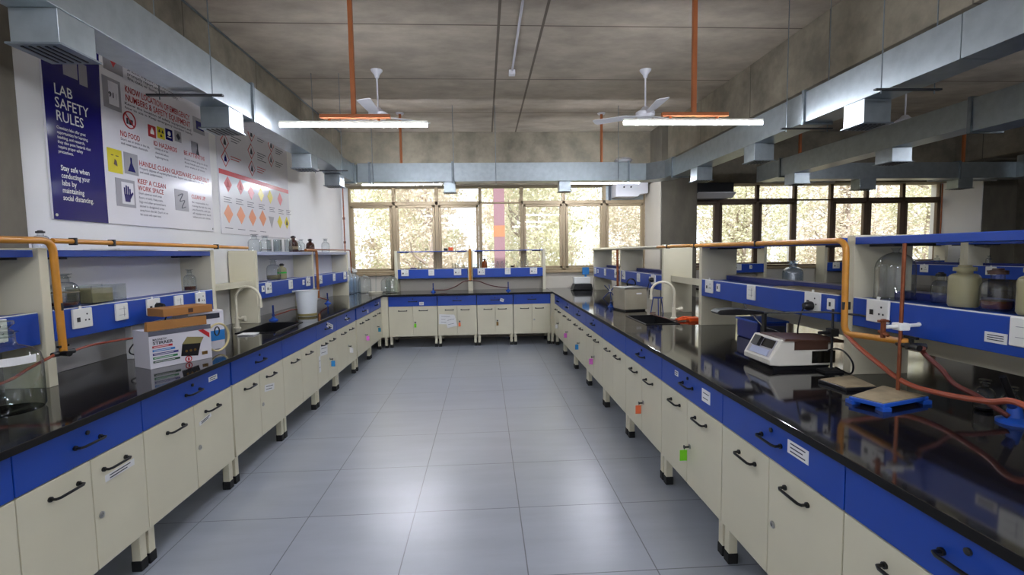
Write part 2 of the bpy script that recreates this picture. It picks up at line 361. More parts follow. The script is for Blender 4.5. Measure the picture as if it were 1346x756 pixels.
def cabinet(loc, rz, w, label, drawer=True, doors=2, tagm=None, key=None, stickers=(), dstickers=(), tagdoor=1, D=.54, front_legs=True, locks=True, split=None, gap=0, group=None, low=False):
    t = thing('base_cabinet', label, 'cabinet', (loc[0], loc[1], 0), rz, group)
    B = lambda mb, n, m, par=t, **k: mb.build(n, m, par, world=False, **k)
    B(MB().box(.003, .02, .175, w-.003, D, .8195 if drawer and not low else .64), 'body', 'cream', bevel=.002)
    g = .0025
    if drawer:
        d = B(MB().box(g+gap, 0, .66, w-g, .0195, .816), 'drawer', 'blue', bevel=.002)
        B(handle(0, w*.5, .735), 'handle', 'black', d, smooth=True)
        B(MB().lathe([(0, 0), (.009, 0), (.009, .006), (.004, .008), (0, .008)], (0, 0, 0), 12).xf(Matrix.Translation((w*.5, 0, .775)) @ Matrix.Rotation(pi/2, 4, 'X')), 'lock', 'dark_steel', d, smooth=True)
        if dstickers:
            a, b = MB(), MB()
            for s in dstickers: note(a, b, *s)
            sb = B(a, 'sticker', 'paper', d); B(b, 'sticker_print', 'ink', sb)
    else:
        B(MB().box(g, 0, .66, w-g, .0195, .816), 'apron_panel', 'blue', bevel=.002)
    sp = split if split else w/2
    xs_ = [(g+gap, sp-g), (sp+g, w-g)] if doors == 2 else [(g, w-g)]
    dl = []
    for i, (a, b) in enumerate(xs_):
        dr = B(MB().box(a, 0, .182, b, .0195, .655), 'door', 'cream', bevel=.002); dl.append(dr)
        hx = (a+b)/2 + (.03 if i == 0 else -.03)
        B(handle(0, hx, .590), 'handle', 'black', dr, smooth=True)
        if i == 1 and locks:
            B(MB().lathe([(0, 0), (.014, 0), (.014, .004), (.011, .006), (.006, .006), (.006, .002), (0, .002)], (0, 0, 0), 16).xf(Matrix.Translation((a+.032, 0, .405)) @ Matrix.Rotation(pi/2, 4, 'X')), 'lock', 'steel', dr, smooth=True)
            if tagm:
                k = MB().lathe([(0, 0), (.011, 0), (.011, .003), (0, .003)], (0, 0, 0), 12).xf(Matrix.Translation((a+.032, -.03, .402)) @ Matrix.Rotation(pi/2, 4, 'X'))
                k.box(a+.029, -.03, .398, a+.035, -.006, .406); kk = B(k, 'key', 'dark_steel', dr)
                tg = MB().box(a+.014, -.032, .325, a+.048, -.028, .385) if abs(rz) < .1 else MB().box(a+.029, -.055, .325, a+.033, -.015, .385)
                B(tg.box(a+.029, -.033, .385, a+.033, -.029, .397), 'key_tag', tagm, kk, bevel=.001)
    if stickers:
        a, b = MB(), MB()
        for s in stickers: note(a, b, *s)
        sb = B(a, 'sticker', 'paper', dl[0]); B(b, 'sticker_print', 'ink', sb)
    for lx in (.03, w-.03):
        for ly in (.035, D-.05):
            l = B(MB().box(lx-.021, ly-.02, .05, lx+.021, ly+.022, .176), 'leg', 'cream', bevel=.003)
            B(MB().box(lx-.024, ly-.023, 0, lx+.024, ly+.025, .052), 'leg_shoe', 'rubber', l, bevel=.004)
    return t
LXF = -1.635; RXF = 1.105; FYF = 7.645
ninety = pi/2
L = [(.93, 1.70, 'cream base cabinet with blue drawer cut off by the left edge of the photo', dict()),
 (1.70, 2.325, 'nearest full cream cabinet on the left, paper strip under its right door handle', dict(stickers=((.47, .545, .17, .03, -.02),), split=.318)),
 (2.325, 3.12, 'cream cabinet with blue drawer bearing a small white name sticker, below the stirrer box', dict(dstickers=((.60, .762, .09, .028, 0),), stickers=((.5, .545, .12, .022, -.15),))),
 (3.135, 3.91, 'cream cabinet with blue drawer just before the left sink', dict(stickers=((.52, .50, .16, .05, .15),), split=.37)),
 (3.91, 4.69, 'cream sink cabinet with plain blue apron under the left sink', dict(drawer=False, locks=False)),
 (4.69, 5.33, 'cream cabinet with blue key tag and papers taped on its door, below the plastic bucket', dict(tagm='tag_b', stickers=((.20, .53, .22, .10, .1), (.06, .42, .05, .16, 0, -.0025)), dstickers=((.42, .745, .2, .05, .3),), split=.33)),
 (5.33, 6.10, 'cream cabinet with a round white paper note on its doors in the left run', dict(tagm='paper', dstickers=((.40, .73, .12, .03, .3),))),
 (6.15, 6.89, 'cream cabinet with pink key tag near the far end of the left run', dict(tagm='tag_p', dstickers=((.60, .70, .06, .045, 0),))),
 (6.89, 7.60, 'cream cabinet with teal key tag at the inner left corner', dict(tagm='tag_t', dstickers=((.55, .735, .05, .045, 0),)))]
for y0, y1, lb, kw in L: cabinet((LXF, y0), ninety, y1-y0, lb, **kw)
RW = [(.62, 1.387, 'cream cabinet with blue drawer cut off by the bottom right corner of the photo', dict(dstickers=((.55, .72, .1, .05, 0),))),
 (1.387, 2.157, 'cream cabinet with white printed label beside its drawer handle, nearest full unit on the right', dict(dstickers=((.545, .755, .115, .05, 0, 0, 3),), split=.375)),
 (2.157, 2.937, 'cream cabinet with lime green key tag and two drawer stickers', dict(tagm='tag_g', dstickers=((.61, .74, .09, .065, 0), (.235, .765, .05, .03, 0)), gap=.0)),
 (2.937, 3.711, 'cream cabinet with orange key tag, on the right before the sink', dict(tagm='tag_o')),
 (3.711, 4.47, 'cream sink cabinet with plain blue apron under the right sink', dict(drawer=False, locks=False)),
 (4.47, 5.224, 'cream cabinet with pink key tag beyond the right sink', dict(tagm='tag_p', low=True)),
 (5.224, 5.996, 'cream cabinet with pale blue key tag in the right run', dict(tagm='tag_b')),
 (5.996, 6.83, 'cream cabinet with pink key tag, second from the inner right corner', dict(tagm='tag_p', dstickers=((.5, .74, .05, .04, 0),))),
 (6.83, 7.60, 'cream cabinet with white key tag at the inner right corner', dict(tagm='paper'))]
for y0, y1, lb, kw in RW: cabinet((RXF, y1), -ninety, y1-y0, lb, **kw)
FR = [(-1.53, -.765, 'far bench cabinet with lime key tag, leftmost under the windows', dict(tagm='tag_g', dstickers=((.52, .70, .07, .05, 0),))),
 (-.760, -.14, 'far bench cabinet with large crumpled white papers taped to its left door', dict(tagm='tag_o', stickers=((.14, .44, .24, .16, .05, 0, 3), (.21, .40, .16, .17, -.2, -.0025)))),
 (-.135, .44, 'far bench cabinet with a round white sticker on its drawer', dict(tagm='brass', dstickers=((.40, .73, .06, .05, .3),))),
 (.445, 1.045, 'far bench cabinet with bare drawer, rightmost under the windows', dict())]
for x0, x1, lb, kw in FR: cabinet((x0, FYF), 0, x1-x0, lb, **kw)
# corner posts / filler panels
t = thing('corner_panel', 'narrow cream filler panel in the inner left corner of the benches', 'panel', (-1.59, 7.62, 0))
MB().box(-1.66, 7.605, .175, -1.632, 7.66, .8195).box(-1.635, 7.63, .175, -1.533, 7.66, .8195).build('panel', 'cream', t, bevel=.002)
MB().box(-1.60, 7.65, .03, -1.56, 7.69, .176).build('leg', 'cream', t); MB().box(-1.603, 7.647, 0, -1.557, 7.693, .04).build('leg_shoe', 'rubber', t)
t = thing('corner_panel', 'narrow cream filler panel in the inner right corner of the benches', 'panel', (1.08, 7.62, 0))
MB().box(1.102, 7.605, .175, 1.13, 7.66, .8195).box(1.048, 7.63, .175, 1.105, 7.66, .8195).build('panel', 'cream', t, bevel=.002)
MB().box(1.055, 7.65, .03, 1.095, 7.69, .176).build('leg', 'cream', t); MB().box(1.052, 7.647, 0, 1.098, 7.693, .04).build('leg_shoe', 'rubber', t)
# bay-two cabinets that can be glimpsed
for i in range(3):
    cabinet((5.55, 7.5-i*.8), -ninety, .79, 'cream and blue base cabinet on the far side of the second aisle', group='second aisle cabinets', locks=False)
# ------------------------------------------------------------------ worktops
def worktop(label, boxes, edge=()):
    t = thing('worktop', label, 'worktop', ((boxes[0][0]+boxes[0][2])/2, (boxes[0][1]+boxes[0][3])/2, .81))
    m = MB()
    for x0, y0, x1, y1 in boxes: m.box(x0, y0, .820, x1, y1, .85)
    o = m.build('slab', 'granite', t, bevel=.003); o.data.materials.append(M['granite_edge'])
    for p in o.data.polygons:
        if abs(p.normal.z) < .5: p.material_index = 1
    return t
ZW = .85
sl = (-2.07, 4.05, -1.74, 4.66)     # left sink opening  x0,y0,x1,y1
sr = (1.36, 3.99, 1.66, 4.58)       # right sink opening
worktop('black granite worktop along the left wall with sink opening', [(LX+.005, .6, -1.605, sl[1]), (LX+.005, sl[1], sl[0], sl[3]), (sl[2], sl[1], -1.605, sl[3]), (LX+.005, sl[3], -1.605, YW-.005)])
worktop('black granite worktop of the far bench under the windows', [(-1.603, 7.615, 1.073, YW-.005)])
worktop('black granite worktop of the right island bench with sink opening', [(1.075, .3, 2.84, sr[1]), (1.075, sr[1], sr[0], sr[3]), (sr[2], sr[1], 2.84, sr[3]), (1.075, sr[3], 2.84, YW-.005)])
worktop('black worktop under the windows in the second bay', [(3.5, 7.7, 5.45, YW-.005)])
worktop('black worktop on the far side of the second aisle', [(5.47, 3.2, 7.2, YW-.005)])
tag(MB().box(1.90, .62, 0, 1.98, 7.6, .8195).build('bench_divider', 'cream'), 'cream divider panel under the island bench', 'panel')
tag(MB().box(5.3+.9, 5.0, 0, 6.3, 8.2, .8195).build('bench_divider', 'cream'), 'cream divider panel under the second-aisle bench', 'panel')
tag(MB().box(3.55, 7.9, 0, 5.4, 8.0, .8195).build('bench_divider', 'cream'), 'cream support panel under the second-bay window bench', 'panel')
def sink(b, label):
    x0, y0, x1, y1 = b; t = thing('sink', label, 'sink', ((x0+x1)/2, (y0+y1)/2, .65)); w_ = .012; o = .0
    m = MB().box(x0+.003, y0+.003, .655, x1-.003, y1-.003, .667)
    m.box(x0+.001, y0+.001, .66, x0+w_, y1-.001, .856).box(x1-w_, y0+.001, .66, x1-.001, y1-.001, .856).box(x0+.001, y0+.001, .66, x1-.001, y0+w_, .856).box(x0+.001, y1-w_, .66, x1-.001, y1-.001, .856)
    m.build('basin', 'black', t); MB().lathe([(0, 0), (.03, 0), (.03, .004), (.02, .004), (.02, .001), (0, .001)], ((x0+x1)/2, (y0+y1)/2, .667), 16).build('drain', 'steel', t)
sink(sl, 'black recessed sink in the left bench'); sink(sr, 'black recessed sink in the island bench')
def tap(label, base, d, h=.36, r=.11):
    """swan-neck tap; d = unit direction the spout bends to"""
    t = thing('swan_neck_tap', label, 'tap', base); b = Vector(base); d = Vector(d)
    MB().lathe([(0, 0), (.03, 0), (.03, .008), (.022, .012), (.018, .03), (.018, .1), (.0, .1)], b, 16).build('base', 'cream_pl', t, smooth=True)
    pts = [b+Vector((0, 0, .06)), b+Vector((0, 0, h-r))]
    for i in range(1, 13):
        a = pi*i/12*1.02; pts.append(b+Vector((0, 0, h-r+sin(a)*r))+d*(r-cos(a)*r))
    pts.append(pts[-1]+Vector((0, 0, -.035)))
    MB().tube(pts, .0115, 12).build('neck', 'cream_pl', t, smooth=True)
    e = pts[-1]; MB().tube([e+Vector((0, 0, .02)), e+Vector((0, 0, -.02))], .014, 12).build('nozzle', 'cream_pl', t, smooth=True)
    s = Vector((0, -1, 0)); k = b+Vector((0, 0, .085))
    MB().tube([k, k+Vector((.05, 0, .0))], .011, 10).tube([k+Vector((.045, 0, 0)), k+Vector((.075, 0, .0))], [.022, .026], 10).build('knob', 'cream_pl', t, smooth=True)
p = at(881, 418, z=.85); tap('cream swan-neck tap behind the island sink', (1.74, 4.33, .85), (-1, 0.25, 0), .34, .10)
tap('cream swan-neck tap behind the left sink', (-2.2, 4.36, .85), (1, -.25, 0), .37, .12)
# ================================================================== REAGENT RACKS
def rack(loc, rz, w, label, D=.25, sockets=(), top='blue', panels=(True, True), back=True, flip=False, raceD=.09, second=False, topz=(1.495, 1.53), low=False, zs=(1.072, 1.225)):
    """local: x along the front, y into the depth, z up from worktop; sockets: (x, kind)"""
    t = thing('reagent_rack', label, 'rack', (loc[0], loc[1], .85), rz)
    MZ = lambda mb: mb.xf(Matrix.Translation((0, 0, -.85)))
    B = lambda mb, n, m, par=t, **k: MZ(mb).build(n, m, par, world=False, **k)
    if panels[0]: B(MB().box(-.05, 0, .85, 0, D, 1.54), 'side_panel', 'cream', bevel=.003)
    if panels[1]: B(MB().box(w, 0, .85, w+.05, D, 1.54), 'side_panel', 'cream', bevel=.003)
    B(MB().box(.002, .0, topz[0], w-.002, D-.002, topz[1]), 'top_shelf', top, bevel=.003)
    if top == 'blue':
        for x in (.03, w-.17): B(MB().box(x, .05, topz[0]-.012, x+.14, D-.05, topz[0]-.0005), 'shelf_bracket', 'dark_steel')
    r = B(MB().box(.002, 0, zs[0], w-.002, raceD, zs[1]), 'raceway', 'blue', bevel=.003)
    B(MB().box(.004, raceD, zs[0]+.125, w-.004, D-.005, zs[1]-.006), 'middle_shelf', 'blue')
    B(MB().box(.004, 0.002, zs[1], w-.004, .012, zs[1]+.004), 'shelf_edging', 'white_pl', r)
    if second: B(MB().box(.002, D-.09, zs[0], w-.002, D, zs[1]+.03), 'raceway', 'navy', bevel=.003)
    if back: B(MB().box(.004, D-.012, .852, w-.004, D-.002, 1.49), 'back_panel', 'wall', t)
    if low: B(MB().box(.004, D-.04, .975, w-.004, D-.02, zs[0]-.002), 'service_duct', 'cream')
    for s in sockets:
        x, kind = s[0], s[1]; big = {'s': .062, 'w': .048, 'n': .024}[kind]; hh = {'s': .052, 'w': .050, 'n': .030}[kind]; zc = (zs[0]+zs[1])/2+.02
        o = B(MB().box(x-big, -.012, zc-hh, x+big, 0, zc+hh), 'socket', 'white_pl', r, bevel=.004)
        d = MB()
        if kind == 's':
            for dx, dz in ((.025, .02), (.014, -.012), (.036, -.012)): d.tube([(x+dx, -.0125, zc+dz), (x+dx, -.0135, zc+dz)], .0048, 8)
            d.box(x-.04, -.0135, zc-.018, x-.02, -.012, zc+.006)
            nb = B(MB().box(x-.012, -.004, zc+hh, x+.004, 0, zc+hh+.014), 'indicator', 'white_pl', r)
        elif kind == 'w':
            for q in (-.018, .018):
                d.box(x-.026, -.0135, zc+q-.001, x+.026, -.012, zc+q+.001)
            d.box(x+.012, -.0135, zc-.03, x+.014, -.012, zc+.03)
        else: d.box(x-.006, -.0135, zc-.01, x+.006, -.012, zc+.012)
        B(d, 'socket_holes', 'black' if kind != 'w' else 'pgrey', r)
    return t
xL = -2.16
rack((xL, 1.05), ninety, 1.39, 'wall rack with blue shelf at the left edge, nearer than the first post', sockets=((1.16, 's'), (.9, 'w')), panels=(False, False), D=.245)
rack((xL, 2.515), ninety, 1.42, 'wall rack with blue shelf and raceway behind the stirrer box', sockets=((.165, 's'), (.445, 'w'), (.72, 's'), (.98, 'w'), (1.24, 's')), D=.245)
rack((xL, 4.72), ninety, 1.46, 'wall rack with pale top crowded with glassware, beyond the left sink', sockets=((.19, 's'), (.07, 'n'), (.74, 'w'), (1.27, 's'), (1.12, 'n')), D=.245, top='pale')
rack((xL, 6.24), ninety, 1.46, 'wall rack with pale top in the far left corner', sockets=((.19, 's'), (.77, 'w'), (1.30, 's')), D=.245, top='pale', panels=(False, True))
# sink gap fittings
t = thing('drip_shelf', 'cream shelf between the racks above the left sink', 'shelf', (-2.3, 4.33, 1.2))
MB().box(-2.40, 3.99, 1.205, -2.19, 4.665, 1.24).build('board', 'cream', t, bevel=.003); MB().box(-2.20, 3.99, 1.235, -2.19, 4.665, 1.262).build('lip', 'cream', t)
# island racks (double sided)
xR = 1.80
rack((xR, 2.25), -ninety, 1.65, 'island rack with blue shelf and bottles nearest the viewer', sockets=((.16, 's'), (.765, 'w')), D=.30, panels=(True, True), back=False, second=True, low=True, zs=(1.10, 1.235))
nr_ = [o for o in bpy.data.objects if o.name.startswith('reagent_rack') and o.get('label', '').startswith('island rack with blue shelf and bottles')][0]
st_ = MB().box(1.797, 1.545, 1.135, 1.8, 1.62, 1.172).build('sticker', 'paper', nr_); k_ = MB()
for z_ in (1.146, 1.154, 1.162): k_.box(1.796, 1.555, z_-.0015, 1.797, 1.61, z_+.0015)
k_.build('sticker_print', 'ink', st_)
rack((xR, 3.90), -ninety, 1.55, 'island rack with blue shelf behind the white instrument', sockets=((.15, 's'), (.30, 'n'), (.76, 'w'), (1.37, 's'), (1.51, 'n')), D=.30, panels=(True, False), back=False, second=True, low=True, zs=(1.10, 1.235))
rack((xR, 6.28), -ninety, 1.47, 'island rack with plain cream top behind the metal box', sockets=((.15, 's'), (.75, 'w'), (1.25, 's'), (1.15, 'n')), D=.30, top='cream', panels=(True, True), back=False, second=True)
rack((xR, 7.85), -ninety, 1.52, 'island rack with cream top at its window end', sockets=((.12, 'w'), (.3, 'n'), (.76, 'w'), (1.35, 's')), D=.30, top='cream', panels=(True, False), back=False, second=True)
t = thing('drip_shelf', 'cream shelf with lip bridging the racks above the island sink', 'shelf', (1.95, 4.35, 1.15))
MB().box(1.88, 3.955, 1.165, 2.06, 4.755, 1.20).build('board', 'cream', t, bevel=.003); MB().box(1.88, 3.955, 1.195, 1.892, 4.755, 1.225).build('lip', 'cream', t)
# far racks
rack((-1.46, 8.17), 0, 1.17, 'rack with blue shelves in front of the windows, left half', sockets=((.12, 's'), (.56, 'w'), (1.0, 's')), D=.22, panels=(True, False), back=False, topz=(1.515, 1.53), low=False)
rack((-.20, 8.17), 0, 1.19, 'rack with blue shelves in front of the windows, right half', sockets=((.14, 's'), (.59, 'w'), (1.03, 's')), D=.22, panels=(False, True), back=False, topz=(1.515, 1.53), low=False)
t = thing('rack_post', 'cream post between the two window racks', 'post', (-.25, 8.2, .85)); MB().box(-.285, 8.17, .85, -.205, 8.37, 1.53).build('post', 'cream', t)
# second bay racks
rack((3.95, 8.14), 0, .92, 'rack with navy raceway on the second bay window bench', sockets=((.45, 's'), (.68, 'n')), D=.22, panels=(False, True), back=False)
rack((6.02, 8.14), 0, .55, 'short rack by the windows of the second bay', sockets=((.16, 's'),), D=.22, panels=(True, False), back=False, second=False)
rack((6.20, 7.95), -ninety, 2.0, 'long rack with navy shelf beyond the second aisle, window end', sockets=((.3, 's'), (.9, 'w'), (1.5, 's')), D=.30, back=False, second=True)
rack((6.20, 5.85), -ninety, 1.9, 'long rack with navy shelf beyond the second aisle, near end', sockets=((.3, 's'), (.9, 'w'), (1.5, 's')), D=.30, panels=(True, False), back=False, second=True)
rack((7.0, 8.14), 0, 1.2, 'rack under the last windows of the second bay', sockets=((.25, 's'), (.65, 'w')), D=.22, panels=(False, True), back=False)
# ================================================================== GAS PIPES
def pipe(label, path, r=.013, m='pipe', extra=None, name='gas_pipe', valves=(), clips=()):
    t = thing(name, label, 'pipe', path[0])
    MB().tube(path, r, 12).build('tube', m, t, smooth=True)
    for v in valves:
        v = Vector(v); mm = MB().tube([v-Vector((.02, .0, 0)), v+Vector((.045, -.02, 0))], .014, 10).tube([v+Vector((0, 0, 0)), v+Vector((0, .0, .035))], .01, 8)
        mm.tube([v+Vector((-.01, -.05, .0)), v+Vector((.0, .06, .0))], .013, 10).box(v.x-.006, v.y-.03, v.z+.03, v.x+.006, v.y+.03, v.z+.04)
        mm.build('valve', 'black', t, smooth=True)
    for c in clips:
        c = Vector(c); MB().box(c.x-.019, c.y-.006, c.z-.019, c.x+.019, c.y+.006, c.z+.019).build('clip', 'dark_steel', t, bevel=.002)
    return t
def elbow(a, b, c, r=.05, n=5):
    a, b, c = Vector(a), Vector(b), Vector(c); p0 = b+(a-b).normalized()*r; p1 = b+(c-b).normalized()*r
    return [a]+[(1-t)**2*p0+2*t*(1-t)*b+t*t*p1 for t in [i/n for i in range(n+1)]]+[c]
pipe('ochre gas pipe turning down beside the nearest left post', elbow((-2.1, 1.0, 1.56), (-2.1, 2.475, 1.575), (-2.09, 2.475, 1.03), .06), .0165, valves=[(-2.09, 2.475, 1.02)], clips=((-2.095, 2.475, 1.25),))
pipe('ochre gas pipe running along the top of the left racks to the sink', [(-2.12, 2.50, 1.575), (-2.12, 4.45, 1.562)], .013, clips=((-2.12, 2.62, 1.574), (-2.12, 2.88, 1.572), (-2.12, 3.95, 1.565)))
pipe('copper coloured gas pipe dropping behind the plastic bucket', elbow((-2.1, 5.8, 1.55), (-2.1, 6.17, 1.55), (-2.1, 6.17, .95), .05), .016, 'orange', clips=((-2.1, 6.17, 1.15),))
pipe('thin pipe along the far left rack top', elbow((-2.12, 6.2, 1.56), (-2.12, 7.76, 1.56), (-2.12, 7.78, 1.2), .05), .009, 'copper')
pipe('ochre gas pipe bending down at the near island post', elbow((1.745, 3.98, 1.515), (1.745, 2.235, 1.515), (1.735, 2.215, 1.06), .06)[:-1]+elbow((1.735, 2.22, 1.2), (1.735, 2.215, 1.065), (1.735, 1.85, 1.09), .05)[1:], .0145, valves=[(1.735, 1.85, 1.075)], clips=((1.745, 3.9, 1.515), (1.745, 3.0, 1.515), (1.74, 2.215, 1.2)))
pipe('cream gas pipe along the window end of the island', [(1.745, 3.99, 1.517), (1.745, 4.78, 1.517)], .014, 'pipe', clips=((1.745, 4.5, 1.517),))
pipe('pale thin gas pipe over the plain island racks', [(1.788, 4.79, 1.517), (1.788, 7.9, 1.512)], .011, 'cream_pl')
pipe('copper brown drop pipe between the plain island racks', [(1.745, 6.25, 1.50), (1.745, 6.23, .95)], .016, 'copper', clips=((1.745, 6.235, 1.19),))
pipe('ochre gas pipe standing between the window racks', [(-.245, 8.12, 1.56), (-.245, 8.12, 1.02)], .022, 'pipe', clips=((-.245, 8.12, 1.16), (-.245, 8.12, 1.03)))
pipe('tall thin copper pipe in the corner left of the windows', [(-2.35, 8.3, 2.6), (-2.35, 8.3, 1.2)], .010, 'copper', clips=((-2.35, 8.3, 2.1), (-2.35, 8.3, 1.7)), name='wall_pipe')
pipe('red brown pipe on the light wall at the far right', [(8.25, 8.3, 2.6), (8.25, 8.3, 1.2)], .012, 'pole_orange', name='wall_pipe')
# hoses
def hose(label, pts, r=.007, m='hose', name='gas_hose', cat='hose', par=None):
    o = MB().tube(bez(pts), r, 8).build(name, m, par, smooth=True)
    if par is None: tag(o, label, cat)
    return o
hose('orange brown rubber hose sagging from the near island pipe along the worktop', [(1.735, 2.21, 1.07), at(1125, 453, x=1.72), at(1150, 474, x=1.72), at(1190, 503, x=1.73), at(1240, 518, x=1.74), at(1300, 528, x=1.72), at(1346, 533, x=1.70), (1.72, 1.2, .87)], .0105)
hose('dark red rubber hose curving down from the island valve', [(1.74, 1.80, 1.075), at(1215, 465, x=1.76), at(1237, 485, x=1.78), at(1255, 505, x=1.80), at(1285, 521, x=1.82), (1.84, 1.56, .875)], .0095, 'hose_dark')
hose('thin red hose from the left post valve behind the big jar', [(-2.09, 2.42, 1.02), (-2.1, 2.3, .985), (-2.11, 2.2, .95), (-2.17, 2.05, .93), (-2.17, 1.8, .90)], .007)
hose('thin copper red hose from the left post valve to the stirrer box', [(-2.09, 2.53, 1.02), (-2.12, 2.7, 1.02), (-2.1, 2.95, 1.01), (-2.05, 3.1, 1.0)], .006)
# burners
def burner(label, p, h=.15, s=1, par=None):
    t = thing('bunsen_burner', label, 'burner', p); p = Vector(p)
    MB().lathe([(0, 0), (.042*s, 0), (.042*s, .008), (.02*s, .02), (.013*s, .035), (0, .035)], p, 18).build('base', 'bluepaint', t, smooth=True)
    MB().lathe([(0, .03), (.009*s, .03), (.009*s, h), (.006*s, h), (.006*s, h-.02), (0, h-.02)], p, 12).build('barrel', 'skirt', t, smooth=True)
    MB().lathe([(.0, .042), (.014*s, .042), (.014*s, .062), (.0, .062)], p, 12).build('collar', 'skirt', t, smooth=True)
burner('blue bunsen burner on the far bench, left of the ochre pipe', (-.86, 8.02, .85), .15); burner('blue bunsen burner on the far bench, right of the ochre pipe', (.385, 7.99, .85), .15)
burner('blue bunsen burner on the left bench in front of the bucket', (-2.1, 4.86, .85), .15); burner('blue bunsen burner on the left bench beyond the bucket', (-2.08, 6.45, .85), .14)
pipe_h = hose('dark hose joining the two far burners to the ochre pipe, left length', [(-.84, 8.01, .885), (-.65, 8.03, .885), (-.5, 8.06, .93), (-.36, 8.09, 1.01), (-.25, 8.09, 1.03)], .008, 'hose_dark')
hose('dark hose from the ochre pipe to the right far burner', [(-.24, 8.09, 1.03), (-.1, 8.09, 1.01), (.06, 8.06, .95), (.2, 8.02, .92), (.37, 7.99, .90)], .008, 'hose_dark')
hose('thin copper hose between the bucket and the near left burner', [(-2.08, 4.86, .90), (-2.05, 5.0, .91), (-2.02, 5.15, .92), (-1.98, 5.3, .90)], .006)
hose('copper hose feeding the left burner beyond the bucket', [(-2.08, 6.45, .90), (-2.12, 6.3, .94), (-2.1, 6.18, .97)], .007)
# tilted burner at the right edge
t = thing('bunsen_burner', 'blue based bunsen burner with tilted black barrel at the right edge of the photo', 'burner', at(1333, 557, z=.85)); bp = at(1333, 556, z=.85)
MB().lathe([(0, 0), (.050, 0), (.050, .010), (.026, .022), (.020, .05), (.014, .075), (0, .075)], bp, 20).build('base', 'bluepaint', t, smooth=True)
tp = at(1318, 495, y=bp.y); MB().tube([bp+Vector((0, 0, .06)), tp], .011, 12).build('barrel', 'black', t, smooth=True)
MB().tube([bp+Vector((0, 0, .05)), bp+(tp-bp)*.5], .015, 12).build('collar', 'skirt', t, smooth=True)
# ================================================================== GLASSWARE
def bottle(label, p, h, r, kind='clear', liquid=None, cap=None, group=None, name='reagent_bottle', cat='bottle', neck=.38, stopper=True, lab=None, n=20, sh=(.48, .74)):
    t = thing(name, label, cat, p, 0, group); p = Vector(p); nr = r*neck; zb = h*.60
    m = {'clear': 'glass', 'green': 'glass_green', 'amber': 'amber', 'beige': 'beige_bottle', 'white': 'bucket', 'blue': 'glass_blue', 'amber_l': 'amber_l'}[kind]
    pr = [(r*.9, .0), (r, .01), (r, h*sh[0])]
    for i in range(1, 6):
        a = i/5*pi/2; pr.append((nr+(r-nr)*cos(a), h*sh[0]+h*(sh[1]-sh[0])*sin(a)))
    pr += [(nr, h*.86), (nr*1.35, h*.88), (nr*1.35, h*.9)]
    MB().lathe(pr, p, n).build('body', m, t, smooth=True)
    if liquid:
        lv, lm = liquid; MB().lathe([(r*.86, .006), (r*.93, .014), (r*.93, h*lv), (0, h*lv)], p, n).build('liquid', lm, t, smooth=True)
    if cap: MB().lathe([(0, h*.86), (nr*1.45, h*.86), (nr*1.45, h*.95), (nr*.9, h*.96), (nr*.8, h), (0, h)], p, 14).build('cap', cap, t, smooth=True)
    elif stopper: MB().lathe([(0, h*.84), (nr*.8, h*.84), (nr*.9, h*.9), (nr*.6, h*.93), (nr*1.6, h*.985), (nr*1.5, h), (0, h)], p, 14).build('stopper', m, t, smooth=True)
    if lab:
        o = MB().lathe([(r*1.01, h*lab[1]), (r*1.01, h*lab[2])], p, n); o.f = o.f[:n]
        # band facing the aisle only
        MB().lathe([(r*1.012, h*lab[1]), (r*1.012, h*lab[2])], p, n).build('label_band', lab[0], t, smooth=True)
    return t
def on(px, py, z, **k):
    pass
def beaker(label, p, h, r, group=None, m='glass', name='beaker'):
    t = thing(name, label, 'glassware', p, 0, group)
    MB().lathe([(0, .002), (r*.92, .0), (r, .006), (r, h*.97), (r*1.08, h), (r*.97, h*.99), (r*.95, h*.9), (r*.95, .012), (0, .01)], p, 18).build('vessel', m, t, smooth=True)
def sY(px, x): return at(px, 330, x=x).y
# big jar at the left edge
jp = at(20, 545, z=.85); jp = Vector((-2.02, 2.10, .85)); r = .125
t = thing('storage_jar', 'large clear glass jar with stopper and paper label at the left edge', 'jar', jp)
MB().lathe([(r*.93, 0), (r, .015), (r, .20), (r*.94, .235), (r*.72, .262), (r*.42, .278), (r*.37, .29), (r*.37, .325), (r*.46, .332)], jp, 36).build('body', 'glass_green', t, smooth=True)
MB().lathe([(0, .31), (r*.33, .31), (r*.35, .336), (r*.22, .348), (r*.38, .366), (r*.36, .378), (0, .383)], jp, 24).build('stopper', 'glass_green', t, smooth=True)
lb = MB()
for i in range(7):
    a0, a1 = R(-58+i*9), R(-49+i*9); rr = r*1.01
    lb.quad(jp+Vector((rr*cos(a0), rr*sin(a0), .205)), jp+Vector((rr*cos(a1), rr*sin(a1), .205)), jp+Vector((rr*cos(a1), rr*sin(a1), .238)), jp+Vector((rr*cos(a0), rr*sin(a0), .238)))
lb.build('label_strip', 'paper', t)
# bottles on rack B shelf  (x -2.25, z 1.225)
zS = 1.232
bottle('clear stoppered bottle on the left shelf beside the glass trough', (-2.25, 2.70, zS), .175, .062, liquid=(.12, 'liquid_b'), lab=('tan', .42, .44))
tb = thing('glass_trough', 'low rectangular glass trough with yellowish residue on the left shelf', 'glassware', (-2.26, 2.93, zS))
b0 = (-2.33, 2.80, zS); MB().box(-2.33, 2.80, zS, -2.19, 3.06, zS+.004).box(-2.33, 2.80, zS, -2.326, 3.06, zS+.10).box(-2.194, 2.80, zS, -2.19, 3.06, zS+.10).box(-2.33, 2.80, zS, -2.19, 2.804, zS+.10).box(-2.33, 3.056, zS, -2.19, 3.06, zS+.10).build('walls', 'glass', tb)
MB().box(-2.325, 2.806, zS+.005, -2.196, 2.96, zS+.082).build('residue', mat('yellowish_residue', 'B8AC80', .7, var=.2, vs=20), tb)
